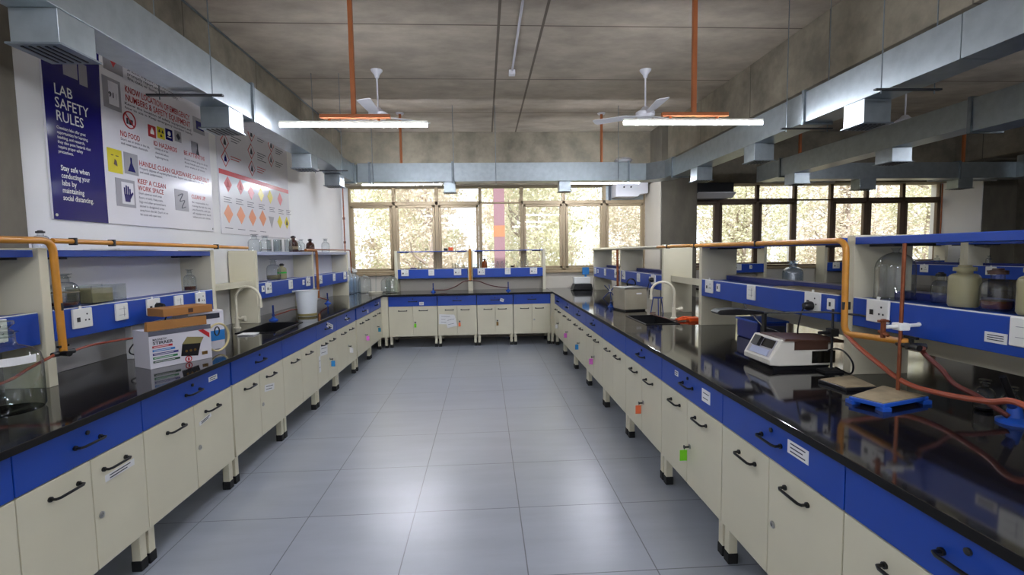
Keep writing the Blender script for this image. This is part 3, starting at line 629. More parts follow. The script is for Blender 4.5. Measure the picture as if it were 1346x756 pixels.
bottle('small clear bottle with brown dregs at the end of the left shelf', (-2.25, 3.80, zS), .16, .042, liquid=(.2, 'liquid_b'))
bottle('small dark capped bottle behind the ochre pipe on the left rack top', (-2.26, 2.60, 1.532), .10, .035, kind='clear', cap='black')
ppx = thing('paper_stack', 'loose papers lying on the left blue rack top', 'papers', (-2.25, 3.15, 1.532))
MB().box(-2.36, 2.98, 1.532, -2.17, 3.32, 1.538).xf(Matrix.Identity(4)).box(-2.35, 3.02, 1.539, -2.18, 3.36, 1.543).build('sheets', 'paper', ppx)
# rack C top
zT = 1.532; g = 'glassware along the pale rack top'
def YT(px): return at(px, 328, x=-2.26).y
bottle('round clear flask at the near end of the pale rack top', (-2.26, YT(335), zT), .17, .06, neck=.42)
bottle('second round clear flask on the pale rack top, with brown line', (-2.26, YT(349), zT), .165, .057, neck=.42, lab=('liquid_b', .1, .13))
beaker('thin clear measuring glass right of the two round flasks', (-2.28, YT(356.5), zT), .13, .022)
beaker('clear beaker on the pale rack top, left of the amber pair', (-2.24, YT(362), zT), .13, .038)
beaker('tall clear beaker in front of the middle pale rack', (-2.28, YT(368), zT), .135, .04)
beaker('clear tumbler just left of the larger amber bottle', (-2.24, YT(377), zT), .14, .042)
bottle('larger amber dropper bottle with white label on the pale rack', (-2.26, YT(386), zT), .19, .052, kind='amber', cap='black', lab=('tan', .15, .34))
bottle('clear stoppered bottle between the amber bottles', (-2.24, YT(394), zT), .155, .045, liquid=(.12, 'liquid_b'))
bottle('clear slim bottle behind the larger amber bottle', (-2.31, YT(398), zT), .14, .035)
bottle('smaller amber bottle with black cap near the pipe bend', (-2.26, YT(408), zT), .17, .052, kind='amber', cap='black', lab=('brown', .2, .4))
bottle('lone clear bottle on the far left rack top', (-2.26, YT(428), zT), .19, .055)
bottle('clear bottle half full of beige liquid on the shelf over the bucket', (-2.26, at(360, 367, x=-2.26).y, zS), .22, .07, liquid=(.22, 'liquid_y'), lab=None)
bottle('beige plastic bottle with black cap and green label', (-2.24, at(371, 366, x=-2.24).y, zS), .17, .048, kind='beige', cap='black', sh=(.62, .78), lab=('green_l', .36, .46), liquid=None)
# bucket
bk = thing('plastic_bucket', 'translucent white plastic bucket beyond the left sink', 'bucket', (-1.88, 5.17, .85)); q = Vector((-1.88, 5.17, .85))
MB().lathe([(0, .0), (.088, .0), (.092, .012), (.098, .1), (.112, .262), (.122, .264), (.122, .270), (.108, .268), (.094, .1), (.088, .018), (0, .014)], q, 32).build('pail', 'bucket', bk, smooth=True)
MB().lathe([(.0935, .004), (.0955, .012), (.097, .028), (.0945, .03)], q, 32).build('bottom_stain', 'liquid_y', bk, smooth=True)
MB().prism([(-.02, .262), (.02, .262), (0, .255)], 2, 0, .01).v
MB().box(q.x-.145, q.y-.02, q.z+.250, q.x-.112, q.y+.02, q.z+.270).build('spout_lip', 'bucket', bk, bevel=.006)
# corner carboys and jars
for i, (x, y, h) in enumerate(((-2.20, 7.87, .46), (-2.2, 8.06, .44), (-2.19, 8.25, .40))):
    bottle(['tall bluish carboy nearest in the left window corner', 'middle bluish carboy of the three in the window corner', 'shortest bluish carboy against the window corner'][i], (x, y, .85), h, .088, kind='blue', name='carboy', neck=.3, stopper=False, cap='paper')
def belljar(label, p, h, r, m='glass', knob=True):
    t = thing('bell_jar', label, 'glassware', p); pr = [(r*1.06, 0), (r, .012), (r, h*.6)]
    for i in range(1, 8): a = i/7*pi/2; pr.append((max(r*cos(a), .012), h*.6+h*.32*sin(a)))
    pr += [(.012, h*.95), (.02, h), (0, h)]
    MB().lathe(pr, p, 28).build('dome', m, t, smooth=True)
belljar('glass bell jar between the carboys and the far rack', (-1.985, 8.05, .85), .32, .105)
belljar('rounded glass flask beside the left end of the far rack', (-1.53, 7.98, .85), .30, .10, 'glass_green')
belljar('smaller dome jar behind the rounded flask', (-1.68, 8.24, .85), .26, .08)
dd = thing('glass_dish', 'shallow cream dish with a glass rod standing in it by the windows', 'glassware', (-1.77, 7.88, .85))
MB().lathe([(0, 0), (.10, 0), (.11, .03), (.113, .035), (.10, .034), (.09, .008), (0, .008)], (-1.77, 7.88, .85), 24).build('dish', 'cream_pl', dd, smooth=True)
MB().tube([(-1.77, 7.88, .86), (-1.76, 7.9, 1.22)], .006, 8).build('rod', 'glass_green', dd)
# far rack contents (y = 8.25, z 1.232)
def FX(px, y=8.25): return at(px, 350, y=y).x
small = [('small clear flask on the far rack, left of the test tubes', 552.5, .13, .035, 'clear', None),
         ('amber reagent bottle on the far rack, right of the ochre pipe', 637, .155, .045, 'amber_l', 'black'),
         ('tiny yellow bottle left of the ochre pipe', 609.5, .065, .022, 'beige', 'yellow'),
         ('tall clear wash bottle at the right end of the far rack', 692, .20, .035, 'clear', None)]
for lb_, px, h, r, k, c in small: bottle(lb_, (FX(px), 8.25, zS), h, r, kind=k, cap=c, n=14)
for i, px in enumerate((595.5, 598.5, 602)):
    beaker('narrow clear test cylinder in the trio on the far rack', (FX(px), 8.25, zS), .085, .011, 'test cylinders on the far rack', name='test_cylinder')
for i, px in enumerate((648, 654, 660, 666, 681, 686)):
    bottle('small clear reagent bottle in the row right of the amber one', (FX(px), 8.25+.02*(i % 2), zS), .11, .026, group='clear bottles on the far rack', n=12)
beaker('low clear beaker just right of the ochre pipe', (FX(625), 8.25, zS), .075, .035)
def block(name, label, cat, b, m, rz=0, bevel=.004, extra=None):
    return tag(MB().box(*b).build(name, m, bevel=bevel), label, cat)
block('black_cap_box', 'small black box on the far rack shelf', 'box', (FX(671), 8.22, zS, FX(675.5), 8.27, zS+.03), 'black')
block('small_box', 'small orange box on top of the far rack', 'box', (FX(590), 8.22, 1.532, FX(596), 8.28, 1.59), 'sun')
block('small_box', 'small black box beside the orange box on the far rack top', 'box', (FX(584), 8.22, 1.532, FX(589), 8.28, 1.575), 'black')
beaker('tiny glass funnel on top of the far rack', (FX(561), 8.25, 1.532), .05, .02, name='glass_funnel')
block('blue_tray', 'flat blue tray lying on the far rack shelf', 'tray', (FX(549)-.0-.12, 8.20, zS, FX(549)-.01, 8.30, zS+.02), 'navy')
# island shelf bottles
belljar('large clear dome jar on the near island shelf beside the copper rod', (1.905, 2.13, 1.2395), .235, .078, 'glass')
bottle('small clear bottle behind the dome jar with dark stopper', (1.945, 1.945, 1.2395), .13, .032, cap='black')
bottle('opaque beige plastic bottle on the near island shelf, left of the glass flask', (1.90, 1.80, 1.2395), .165, .050, kind='beige', neck=.5, cap='beige_bottle', name='plastic_bottle', sh=(.68, .80))
bottle('clear round flask with brown liquid between the beige bottles', (1.91, 1.685, 1.2395), .155, .050, liquid=(.22, 'liquid_b'), neck=.4, cap='brown')
bottle('opaque beige plastic bottle cut by the right edge of the photo', (1.88, 1.53, 1.2395), .17, .050, kind='beige', neck=.5, cap='beige_bottle', name='plastic_bottle', sh=(.68, .80))
q1 = at(1294, 536, z=.85); bottle('short clear stoppered bottle by the hose, left one', (1.90, 1.70, .85), .12, .032, liquid=(.1, 'black'))
bottle('short clear stoppered bottle touching the tilted burner', (1.93, 1.63, .85), .11, .030, liquid=(.1, 'black'))
# ================================================================== BENCH EQUIPMENT
# stirrer box
ang = math.atan2(.297, .177); bl = (-1.907, 2.806, .85); W_, H_, D_ = .346, .215, .17
t = thing('stirrer_box', 'printed white carton reading MAGNETIC STIRRER on the left bench', 'box', bl, ang)
Bx = lambda mb, n, m, par=t, **k: mb.build(n, m, par, world=False, **k)
Bx(MB().box(0, 0, 0, W_, D_, H_), 'carton', 'boxwhite', bevel=.002)
Bx(MB().prism([(-.004, H_+.055), (-.004, H_+.002), (.03, H_+.002), (.015, H_+.055)], 0, -.006, W_*.93), 'open_flap', 'card')
Bx(MB().box(0, -.002, H_-.028, W_, 0, H_-.001), 'dark_band', 'inkgrey')
pl = Matrix(((1,0,0,0),(0,0,-1,-.0026),(0,1,0,0),(0,0,0,1)))
def pt(x, z): return Matrix.Translation((x, 0, z)) @ pl
tk = MB(); textmb(tk, 'MAGNETIC', .017, pt(.018, .160), .075, .02); textmb(tk, 'STIRRER', .024, pt(.018, .138), .108, .03); Bx(tk, 'lettering', 'ink')
for i, (c, wd) in enumerate((('red', .105), ('cyan', .118), ('violet', .135), ('green', .13), ('dgreen', .142))):
    Bx(MB().box(.016, -.0022, .118-i*.0215, .016+wd, 0, .130-i*.0215), 'colour_bar', c)
    m_ = MB().box(.022, -.0027, .1225-i*.0215, .016+wd*.8, -.0022, .1255-i*.0215); Bx(m_, 'bar_text', 'paper')
Bx(MB().prism([(.165, .045), (.26, .03), (.28, .105), (.175, .115)], 1, -.003, 0), 'printed_device', 'black')
Bx(MB().prism([(.175, .115), (.28, .105), (.30, .14), (.205, .155)], 1, -.003, 0), 'printed_device', 'liquid_y')
kn = MB()
for x_ in (.195, .22, .245): kn.lathe([(0, 0), (.008, 0), (0, .001)], (0, 0, 0), 10).xf(Matrix.Translation((x_, -.0032, .07)) @ Matrix.Rotation(pi/2, 4, 'X'), len(kn.v)-20-10 if False else len(kn.v)-30)
Bx(kn, 'printed_knobs', 'brass')
Bx(MB().prism([(.27, .185), (.335, .13), (.335, .16), (.30, .187)], 1, -.003, 0), 'corner_flash', 'red')
Bx(MB().lathe([(0, 0), (.02, 0), (.02, .001), (0, .001)], (0, 0, 0), 18).xf(Matrix.Translation((.205, -.001, .02)) @ Matrix.Rotation(pi/2, 4, 'X')), 'round_logo', 'red')
Bx(MB().lathe([(0, 0), (.014, 0), (.014, .001), (0, .001)], (0, 0, 0), 18).xf(Matrix.Translation((.205, -.0022, .02)) @ Matrix.Rotation(pi/2, 4, 'X')), 'logo_disc', 'paper')
Bx(MB().box(.20, -.004, .01, .21, -.003, .03), 'logo_mark', 'red')
Bx(MB().box(.285, -.0022, .03, .318, 0, .05), 'gold_badge', 'brass')
# second carton, cardboard box, coil
t = thing('instrument_carton', 'white and blue carton standing behind the stirrer box', 'box', (-1.93, 3.25, .85), R(62))
Bx2 = lambda mb, n, m, **k: mb.build(n, m, t, world=False, **k)
Bx2(MB().box(-.02, 0, 0, .22, .17, .265), 'carton', 'boxwhite', bevel=.002); Bx2(MB().box(-.021, -.002, .215, .19, 0, .25), 'blue_stripe', 'ink'); Bx2(MB().box(-.02, -.002, .06, .22, 0, .13), 'blue_band', 'cyan')
t = thing('cardboard_box', 'long brown cardboard box lying on the white carton', 'box', (-1.98, 3.12, 1.117), R(62))
Bx2(MB().box(-.05, -.02, 0, .26, .15, .05), 'box', 'card', bevel=.003); Bx2(MB().box(.10, -.0215, .012, .13, -.02, .038), 'print', 'brown')
t = thing('tube_coil', 'loop of cream rubber tube leaning on the cartons', 'tube', (-1.74, 3.28, .855))
pts = []
for i in range(41):
    a = i/40*2*pi*1.6; pts.append((-1.77+.004*i/40+.045*sin(a)*.55, 3.25+.085*sin(a), .955+.09*-cos(a)))
MB().tube(pts, .006, 8, cap=True).build('tube', 'creamtube', t, smooth=True)
MB().tube([(-1.755, 3.22+.028*cos(a), 1.0+.028*sin(a)) for a in [i*pi/8 for i in range(17)]], .004, 8).build('ring', 'dark_steel', t, smooth=True)
block('folded_paper', 'folded white paper on the edge of the left sink', 'paper', (-1.99, 3.93, .8505, -1.86, 4.03, .862), 'paper')
block('plastic_bag', 'flat white packet behind the stirrer box on the carton edge', 'packet', (-2.26, 3.12, .8505, -2.22, 3.34, 1.06), 'paper')
# plug and cable on left raceway
def plug(label, p, d, pts, r=.004):
    t = thing('power_plug', label, 'plug', p); p = Vector(p); d = Vector(d)
    MB().tube([p, p+d*.02, p+d*.045], [.024, .026, .016], 12).build('plug', 'black', t, smooth=True)
    MB().tube(bez([p+d*.04]+[Vector(q) for q in pts]), r, 8).build('cable', 'cable', t, smooth=True)
plug('black plug and cord in the left raceway above the stirrer box', (xL+.012, 3.26, 1.165), (1, 0, 0), [(-2.10, 3.27, 1.10), (-2.11, 3.2, 1.02), (-2.11, 3.0, .98), (-2.08, 2.9, .93), (-2.0, 2.95, .90)])
plug('black plug in the island raceway behind the white instrument', (xR-.012, 2.53, 1.165), (-1, 0, 0), [(1.73, 2.53, 1.12), (1.72, 2.54, 1.02), (1.74, 2.55, .95), (1.76, 2.6, .9)])
plug('black plug in the plain island rack by the sink', (xR-.012, 5.02, 1.17), (-1, 0, 0), [(1.74, 5.02, 1.12), (1.72, 5.05, 1.02), (1.70, 5.1, .95)])
hose('black cord hanging over the island raceway towards the instrument', [(1.79, 3.22, 1.10), (1.76, 3.12, 1.07), (1.74, 2.98, 1.03), (1.72, 2.86, 1.0), (1.74, 2.72, .98), (1.77, 2.62, .93)], .005, 'cable', 'loose_cable', 'cable')
hose('black cord looping on the worktop between instrument and island post', [(1.78, 2.42, .90), (1.76, 2.34, .96), (1.75, 2.24, .975), (1.74, 2.16, .93), (1.76, 2.2, .87), (1.8, 2.35, .865)], .004, 'cable', 'loose_cable', 'cable')
# white instrument
t = thing('bench_instrument', 'white benchtop instrument with sloping dark display on the island', 'instrument', (1.66, 2.45, .85))
x0, x1, ya, yb = 1.47, 1.80, 2.37, 2.62
MB().prism([(x0+.02, .85), (x1-.02, .85), (x1-.01, .875), (x0+.01, .875)], 1, ya+.01, yb-.01).build('foot_plinth', 'black', t)
MB().prism([(x0-.01, .878), (x0+.045, .872), (x1, .872), (x1, .985), (x0+.10, 1.005), (x0+.05, 1.01), (x0-.01, .905)], 1, ya, yb).build('case', 'white_e', t, bevel=.006)
n0, n1 = Vector((x0-.01, 0, .905)), Vector((x0+.05, 0, 1.01)); dr = (n1-n0); nrm = Vector((-dr.z, 0, dr.x)).normalized()
def slab(a0, a1, y0, y1, th, m, n):
    p0, p1 = n0+dr*a0, n0+dr*a1; mb = MB(); o = nrm*th
    mb.v += [Vector((p.x, y, p.z))+k for k in (Vector((0,0,0)), o) for p, y in ((p0, y0), (p0, y1), (p1, y1), (p1, y0))]
    mb.f += [[0,1,2,3],[4,5,6,7],[0,1,5,4],[1,2,6,5],[2,3,7,6],[3,0,4,7]]; return mb.build(n, m, t)
slab(.1, .92, ya+.02, yb-.02, .0015, 'pgrey', 'control_panel'); slab(.50, .88, ya+.03, yb-.12, .004, 'lcd', 'display'); slab(.45, .9, yb-.11, yb-.05, .02, 'black', 'knob'); slab(.12, .42, ya+.04, yb-.05, .005, 'pale', 'button_pad')
MB().box(x0+.12, ya-.002, .955, x1-.03, ya+.12, 1.0).build('side_label', 'brown', t)
MB().prism([(x0+.06, 1.006), (x1+.06, .988), (x1+.06, 1.0), (x0+.07, 1.016)], 1, ya-.01, yb-.03).build('top_board', 'brown', t)
MB().box(x0+.215, ya-.003, .885, x1+.01, ya+.01, .948).build('vent_panel', 'lcd', t)
t = thing('dark_arm_holder', 'black flat arm on a short post behind the white instrument', 'holder', (1.69, 2.85, .85))
MB().prism([(1.38, 1.105), (1.40, 1.12), (1.5, 1.125), (1.70, 1.10), (1.70, 1.09), (1.52, 1.085), (1.40, 1.09)], 1, 2.78, 2.87).build('arm', 'black', t, bevel=.003)
MB().box(1.685, 2.80, .86, 1.70, 2.83, 1.09).box(1.65, 2.77, .85, 1.74, 2.87, .862).build('post', 'black', t)
t = thing('blue_appliance', 'blue case with dark grey front under the island rack behind the instrument', 'appliance', (1.94, 3.25, .85))
MB().box(1.84, 3.14, .851, 2.05, 3.40, .975).build('case', 'navy', t, bevel=.006); MB().box(1.86, 3.128, .862, 2.03, 3.139, .955).build('front_panel', 'ac_dark', t)
MB().box(1.83, 3.12, .975, 2.055, 3.41, .988).build('lid', 'blue', t, bevel=.003)
# retort stands
def stand(label, base, rod, ztop, m='bluepaint', top='tan', rodm='copper', th=.02, feet=True):
    """base: four corners on the worktop"""
    c = sum((Vector(b) for b in base), Vector())/4; t = thing('retort_stand', label, 'stand', (c.x, c.y, .85))
    p = [(v.x, v.y) for v in map(Vector, base)]
    MB().prism(p, 2, .85+(.012 if feet else 0), .85+th).build('base_plate', m, t, bevel=.003)
    pi_ = [((v.x-c.x)*.93+c.x, (v.y-c.y)*.93+c.y) for v in map(Vector, base)]
    MB().prism(pi_, 2, .85+th, .853+th).build('worn_top', top, t)
    if feet:
        for v in map(Vector, base):
            f = c+(v-c)*.88; f.z = .85; MB().box(f.x-.018, f.y-.018, .85, f.x+.018, f.y+.018, .865).build('foot', m, t)
    MB().tube([(rod[0], rod[1], .85+th), (rod[0]+.003, rod[1], ztop)], .0075, 12).build('rod', rodm, t, smooth=True)
    return t
q = Matrix.Rotation(0, 4, 'Z')
st = stand('blue based retort stand with copper coloured rod on the near island', [(1.464, 1.834, 0), (1.515, 1.722, 0), (1.775, 1.80, 0), (1.724, 1.967, 0)], (1.722, 1.888), 1.495, th=.028)
MB().box(1.700, 1.865, 1.135, 1.745, 1.91, 1.165).build('boss_head', 'white_pl', st, bevel=.004)
MB().tube([(1.64, 1.88, 1.15), (1.80, 1.885, 1.155)], .008, 10).tube([(1.80, 1.885, 1.155), (1.83, 1.885, 1.163)], [.012, .004], 8).build('clamp_arm', 'white_pl', st, smooth=True)
MB().box(1.630, 1.87, 1.105, 1.645, 1.885, 1.185).box(1.612, 1.868, 1.172, 1.655, 1.882, 1.182).tube([(1.638, 1.85, 1.12), (1.638, 1.90, 1.13)], .008, 8).build('clamp_jaws', 'copper', st, bevel=.004)
st = stand('black stand with stained plate beside the island post', [(1.552, 2.136, 0), (1.572, 1.985, 0), (1.72, 1.985, 0), (1.755, 2.181, 0)], (1.70, 2.28), 1.16, m='black', top='tan', rodm='dark_steel', th=.016, feet=False)
for o in list(st.children):
    if o.name.startswith('rod'): bpy.data.objects.remove(o)
st['label'] = 'black plate with stained tan top lying beside the island post'; st['category'] = 'plate'; st.name = 'burner_plate'
t = thing('clamp_stand', 'dark thin clamp stand crowded behind the white instrument', 'stand', (1.80, 2.36, .85))
MB().tube([(1.765, 2.335, .862), (1.765, 2.335, 1.17)], .006, 10).build('rod', 'dark_steel', t, smooth=True); MB().box(1.70, 2.29, .85, 1.80, 2.36, .862).build('base_plate', 'dark_steel', t)
MB().tube([(1.40, 2.33, 1.16), (1.70, 2.30, 1.16), (1.80, 2.20, 1.155), (1.79, 2.02, 1.15)], .005, 8).build('long_rod', 'dark_steel', t, smooth=True)
MB().box(1.745, 2.315, 1.03, 1.785, 2.355, 1.07).tube([(1.69, 2.33, 1.05), (1.8, 2.34, 1.05)], .009, 8).build('clamp', 'black', t, smooth=True)
# metal box
t = thing('water_bath', 'brownish square metal box with bright lid on the island bench', 'appliance', (1.56, 5.05, .85), R(12))
Bx2 = lambda mb, n, m, **k: mb.build(n, m, t, world=False, **k)
Bx2(MB().box(-.135, -.11, .015, .125, .15, .235), 'case', 'acdrop', bevel=.006); Bx2(MB().box(-.14, -.115, .235, .13, .155, .248), 'lid', 'steel', bevel=.004)
Bx2(MB().box(-.12, -.10, 0, .11, .14, .015), 'plinth', 'black'); Bx2(MB().box(.0, -.113, .175, .06, -.11, .19), 'name_plate', 'paper')
# tripod & clutter beyond
t = thing('tripod', 'small dark tripod stand between the metal box and the window', 'stand', (1.62, 6.4, .85)); c = Vector((1.66, 6.3, .85))
for a in (.4, 2.5, 4.6): MB().tube([c+Vector((cos(a)*.1, sin(a)*.1, .0)), c+Vector((0, 0, .10)), c+Vector((-cos(a)*.09, -sin(a)*.09, .18))], .006, 8).build('leg', 'skirt', t, smooth=True)
MB().tube([c+Vector((0, 0, .09)), c+Vector((0, 0, .13))], .015, 10).build('hub', 'white_pl', t)
for i, (x, y) in enumerate(((1.72, 4.70), (1.73, 5.30))):
    t = thing('tripod', ['dark tripod with ring beside the island sink', 'dark tripod behind the metal box'][i], 'stand', (x, y, .85)); c = Vector((x, y, .85))
    for a in (.3, 2.4, 4.5): MB().tube([c+Vector((cos(a)*.07, sin(a)*.07, 0)), c+Vector((cos(a)*.045, sin(a)*.045, .16))], .005, 8).build('leg', 'skirt', t, smooth=True)
    MB().tube([c+Vector((.05*cos(a), .05*sin(a), .16)) for a in [k*pi/8 for k in range(17)]], .005, 8).build('ring', 'skirt', t, smooth=True)
    if i == 0: MB().tube([c+Vector((-.08, 0, .16)), c+Vector((-.08, 0, .24))], .01, 8).build('knob', 'black', t)
t = thing('heating_mantle', 'black appliance on the shelf lip behind the metal box', 'appliance', (1.72, 5.5, .85))
MB().box(1.60, 5.45, .85, 1.76, 5.66, 1.06).build('case', 'ac_dark', t, bevel=.01); MB().tube([(1.68+.05*cos(a), 5.42+.02, 1.11+.05*sin(a)) for a in [k*pi/8 for k in range(17)]], .008, 8).build('ring', 'black', t, smooth=True)
burner('blue bunsen burner tucked before the metal box', (1.42, 5.35, .85), .05, .9)
# slanted device at the window corner
t = thing('desk_device', 'black appliance with raised pale lid at the window end of the island', 'appliance', (1.62, 7.85, .85))
MB().prism([(1.43, .855), (1.76, .855), (1.74, .955), (1.47, .955)], 1, 7.75, 8.0).build('case', 'black', t, bevel=.006)
MB().box(1.47, 7.85, .955, 1.74, 7.97, 1.06).build('lid', 'white_pl', t, bevel=.006); MB().box(1.63, 7.95, 1.10, 1.74, 7.99, 1.22).box(1.67, 7.96, 1.05, 1.70, 7.985, 1.12).build('blue_panel', 'cyan', t)
t = thing('orange_pliers', 'orange plastic tool lying beside the island sink', 'tool', (1.80, 4.2, .85)); MB().tube([(1.70, 4.18, .862), (1.78, 4.22, .875), (1.92, 4.18, .868)], .010, 8).tube([(1.70, 4.14, .862), (1.8, 4.15, .87), (1.9, 4.24, .868)], .010, 8).box(1.80, 4.12, .851, 1.9, 4.2, .88).build('body', 'sun', t, smooth=False)
hose('loose thin cord on the worktop behind the island sink', [(1.7, 4.15, .858), (1.66, 4.2, .86), (1.62, 4.62, .86), (1.7, 4.7, .86)], .005, 'hose_dark', 'loose_cable', 'cable')
# far side of island / second bay clutter
bottle('pale carboy on the second bay bench seen under the island shelf', (5.3, 8.0, .85), .42, .16, kind='blue', name='carboy')
for i in range(3): bottle('small bottle on the shelf beyond the second aisle', (6.33, 6.4-i*.35, zS), .12, .035, group='bottles beyond the second aisle', n=12)
t = thing('paper_stack', 'loose papers on the island shelf behind the white instrument', 'papers', (1.98, 2.7, 1.235)); MB().box(1.83, 2.40, 1.2362, 2.0, 2.95, 1.243).build('sheets', 'tan', t)
# ================================================================== POSTERS
XP = LX+.012
def poster(name, label, pts):
    t = thing(name, label, 'poster', (XP, pts[0][0], pts[0][1])); MB().prism(pts, 0, LX+.0005, XP).build('board', 'poster', t); return t
P1 = poster('safety_poster', 'lab safety rules poster with indigo left strip on the left wall', [(2.862, 1.71), (4.47, 1.71), (4.47, 2.92), (2.862, 2.92)])
e = XP+.001
MB().prism([(2.862, 1.71), (3.255, 1.71)]+[(3.255+.012*sin(k/8*pi)*-1+.03*(k/8), 1.71+1.21*k/8) for k in range(1, 9)]+[(2.862, 2.92)], 0, XP, e).build('indigo_strip', 'purple', P1)
def T(lines, px, py, h, m, par, width=None, bold=0, pitch=1.15, x=None, n='lettering'):
    p = at(px, py, x=LX+.012); mb = MB()
    for i, s_ in enumerate(lines if isinstance(lines, (list, tuple)) else [lines]):
        textmb(mb, s_, h*1.35, PX(e+.0012, p.y, p.z-h*(1+i*pitch)), width[i] if isinstance(width, (list, tuple)) else width, bold)
    mb.build(n, m, par)
def rectp(px0, py0, w_, h_, m, par, n='printed_panel', off=0):
    p = at(px0, py0, x=LX+.012); MB().box(XP, p.y, p.z-h_, e+.0004+off, p.y+w_, p.z).build(n, m, par); return p
T(['LAB', 'SAFETY', 'RULES'], 69, 107, .062, 'paper', P1, (.125, .235, .19), .006, 1.2)
T(['Chemistry labs offer great', 'opportunities for learning,', 'teaching, and research,', 'they also pose hazards that', 'require proper safety', 'precautions.'], 73.5, 164, .018, 'paper', P1, (.20, .215, .19, .23, .17, .10), .012, 1.5)
T(['Stay safe when', 'conducting your', 'labs by', 'maintaining', 'social distancing.'], 79, 216, .032, 'paper', P1, (.20, .20, .10, .15, .215), .014, 1.32)
MB().box(XP, 3.00, 2.55, e+.0006, 3.10, 2.66).box(XP, 3.11, 2.53, e+.0006, 3.17, 2.66).box(XP, 3.19, 2.70, e+.0006, 3.24, 2.85).build('hand_icon', 'pgrey', P1)
# grey panels and icons
rectp(133, 55, .17, .16, 'pgrey', P1); q = at(143, 76, x=XP); MB().prism([(q.y, q.z), (q.y+.06, q.z-.0), (q.y+.03, q.z-.05)], 0, e, e+.002).build('flame_icon', 'red', P1)
rectp(133, 97, .155, .20, 'pgrey', P1); p = rectp(141, 105, .085, .15, 'poster', P1, 'phone_icon', .0008)
T('911', 141.8, 119, .034, 'ink', P1, .07, .035)
T(['SPILLS, INJURY, OR ACCIDENTS:', 'promptly report any spill or injury,', 'fire, cuts, or burns'], 166, 88, .022, 'ink', P1, (.60, .55, .30), .01, 1.35)
T(['KNOW LOCATION OF EMERGENCY', 'NUMBERS & SAFETY EQUIPMENT'], 163, 111, .046, 'red', P1, (.72, .72), .010, 1.25)
T(['Know the location of safety equipment and', 'how to use it. Keep emergency numbers handy.'], 163, 133, .018, 'ink', P1, (.74, .76), .008, 1.5)
q = at(170, 158, x=XP); cir = MB().tube([(e+.001, q.y+.055*cos(a), q.z+.055*sin(a)) for a in [k*pi/14 for k in range(29)]], .0045, 6); cir.tube([(e+.001, q.y-.038, q.z+.038), (e+.001, q.y+.038, q.z-.038)], .004, 6); cir.build('prohibition_sign', 'red', P1)
MB().box(e, q.y-.005, q.z-.03, e+.001, q.y+.03, q.z+.005).box(e, q.y-.03, q.z-.03, e+.001, q.y-.012, q.z+.01).build('food_icon', 'ink', P1)
T('NO FOOD', 157, 170, .040, 'red', P1, .185, .010); T(['Don\'t eat or drink in the lab,', 'and never taste chemicals.'], 158, 180, .017, 'inkgrey', P1, (.28, .26), .006, 1.6)
for px, m_ in ((194, 'red'), (206, 'yellow'), (217, 'purple'), (229, 'pgrey')):
    p = rectp(px, 163+(px-194)*.22, .082, .085, m_, P1); ic = MB()
    c = {'red': 'paper', 'yellow': 'black', 'purple': 'paper', 'pgrey': 'ink'}[m_]
    y_, z_ = p.y+.041, p.z-.042
    if m_ == 'red': ic.prism([(y_-.02, z_-.02), (y_+.02, z_-.02), (y_+.018, z_), (y_, z_+.03), (y_-.018, z_)], 0, e, e+.0015)
    elif m_ == 'yellow':
        for a in (90, 210, 330): ic.prism([(y_+.006*cos(R(a)), z_-.006*sin(R(a)))]+[(y_+.03*cos(R(a+d)), z_-.03*sin(R(a+d))) for d in (-30, 0, 30)], 0, e, e+.0015)
    elif m_ == 'purple': ic.prism([(y_+.018*cos(k*pi/5), z_+.008+.018*sin(k*pi/5)) for k in range(10)], 0, e, e+.0015); ic.box(e, y_-.022, z_-.022, e+.0015, y_+.022, z_-.016)
    else: ic.prism([(y_-.025, z_), (y_, z_+.025), (y_+.028, z_-.005), (y_+.005, z_-.03)], 0, e, e+.0015)
    ic.build('hazard_icon', c, P1)
T('ID HAZARDS', 201, 184, .036, 'red', P1, .27, .010); T(['Identify all of the', 'chemicals before', 'beginning the lab.'], 203, 193, .016, 'inkgrey', P1, (.15, .15, .15), .006, 1.9)
rectp(251, 185, .095, .10, 'pgrey', P1); q = at(257, 192, x=XP); MB().prism([(q.y-.03+.03, q.z-.07), (q.y+.045, q.z-.07), (q.y+.028, q.z-.02), (q.y+.028, q.z+.02), (q.y+.018, q.z+.02), (q.y+.018, q.z-.02)], 0, e, e+.0015).build('flask_icon', 'ink', P1)
T('BE ATTENTIVE', 241, 197, .036, 'red', P1, .29, .010); T(['Be aware of what\'s going on in the lab.', 'Keep hands and eyes on', 'your work at all times.'], 242, 207, .016, 'inkgrey', P1, (.33, .31, .28), .006, 1.8)
rectp(253, 152, .16, .13, 'pgrey', P1); rectp(257, 158, .11, .07, 'purple', P1, off=.0008)
p = rectp(140, 193, .125, .155, 'yellow', P1); MB().box(e, p.y+.03, p.z-.045, e+.0015, p.y+.05, p.z-.04).box(e, p.y+.07, p.z-.045, e+.0015, p.y+.095, p.z-.04).prism([(p.y+.05, p.z-.10), (p.y+.06, p.z-.065), (p.y+.075, p.z-.075), (p.y+.08, p.z-.11)], 0, e, e+.0015).build('face_icon', 'brown', P1)
p = rectp(162, 199, .13, .145, 'pgrey', P1); MB().prism([(p.y+.03, p.z-.125), (p.y+.10, p.z-.125), (p.y+.072, p.z-.065), (p.y+.072, p.z-.03), (p.y+.058, p.z-.03), (p.y+.058, p.z-.065)], 0, e, e+.0015).build('flask_icon', 'purple', P1)
T('HANDLE CLEAN GLASSWARE CAREFULLY', 182, 210, .038, 'red', P1, .86, .010); T(['Properly dispose of anything that breaks. Report cuts, spills and broken glass to staff', 'and avoid contamination.'], 183, 219, .017, 'inkgrey', P1, (.86, .24), .006, 1.6)
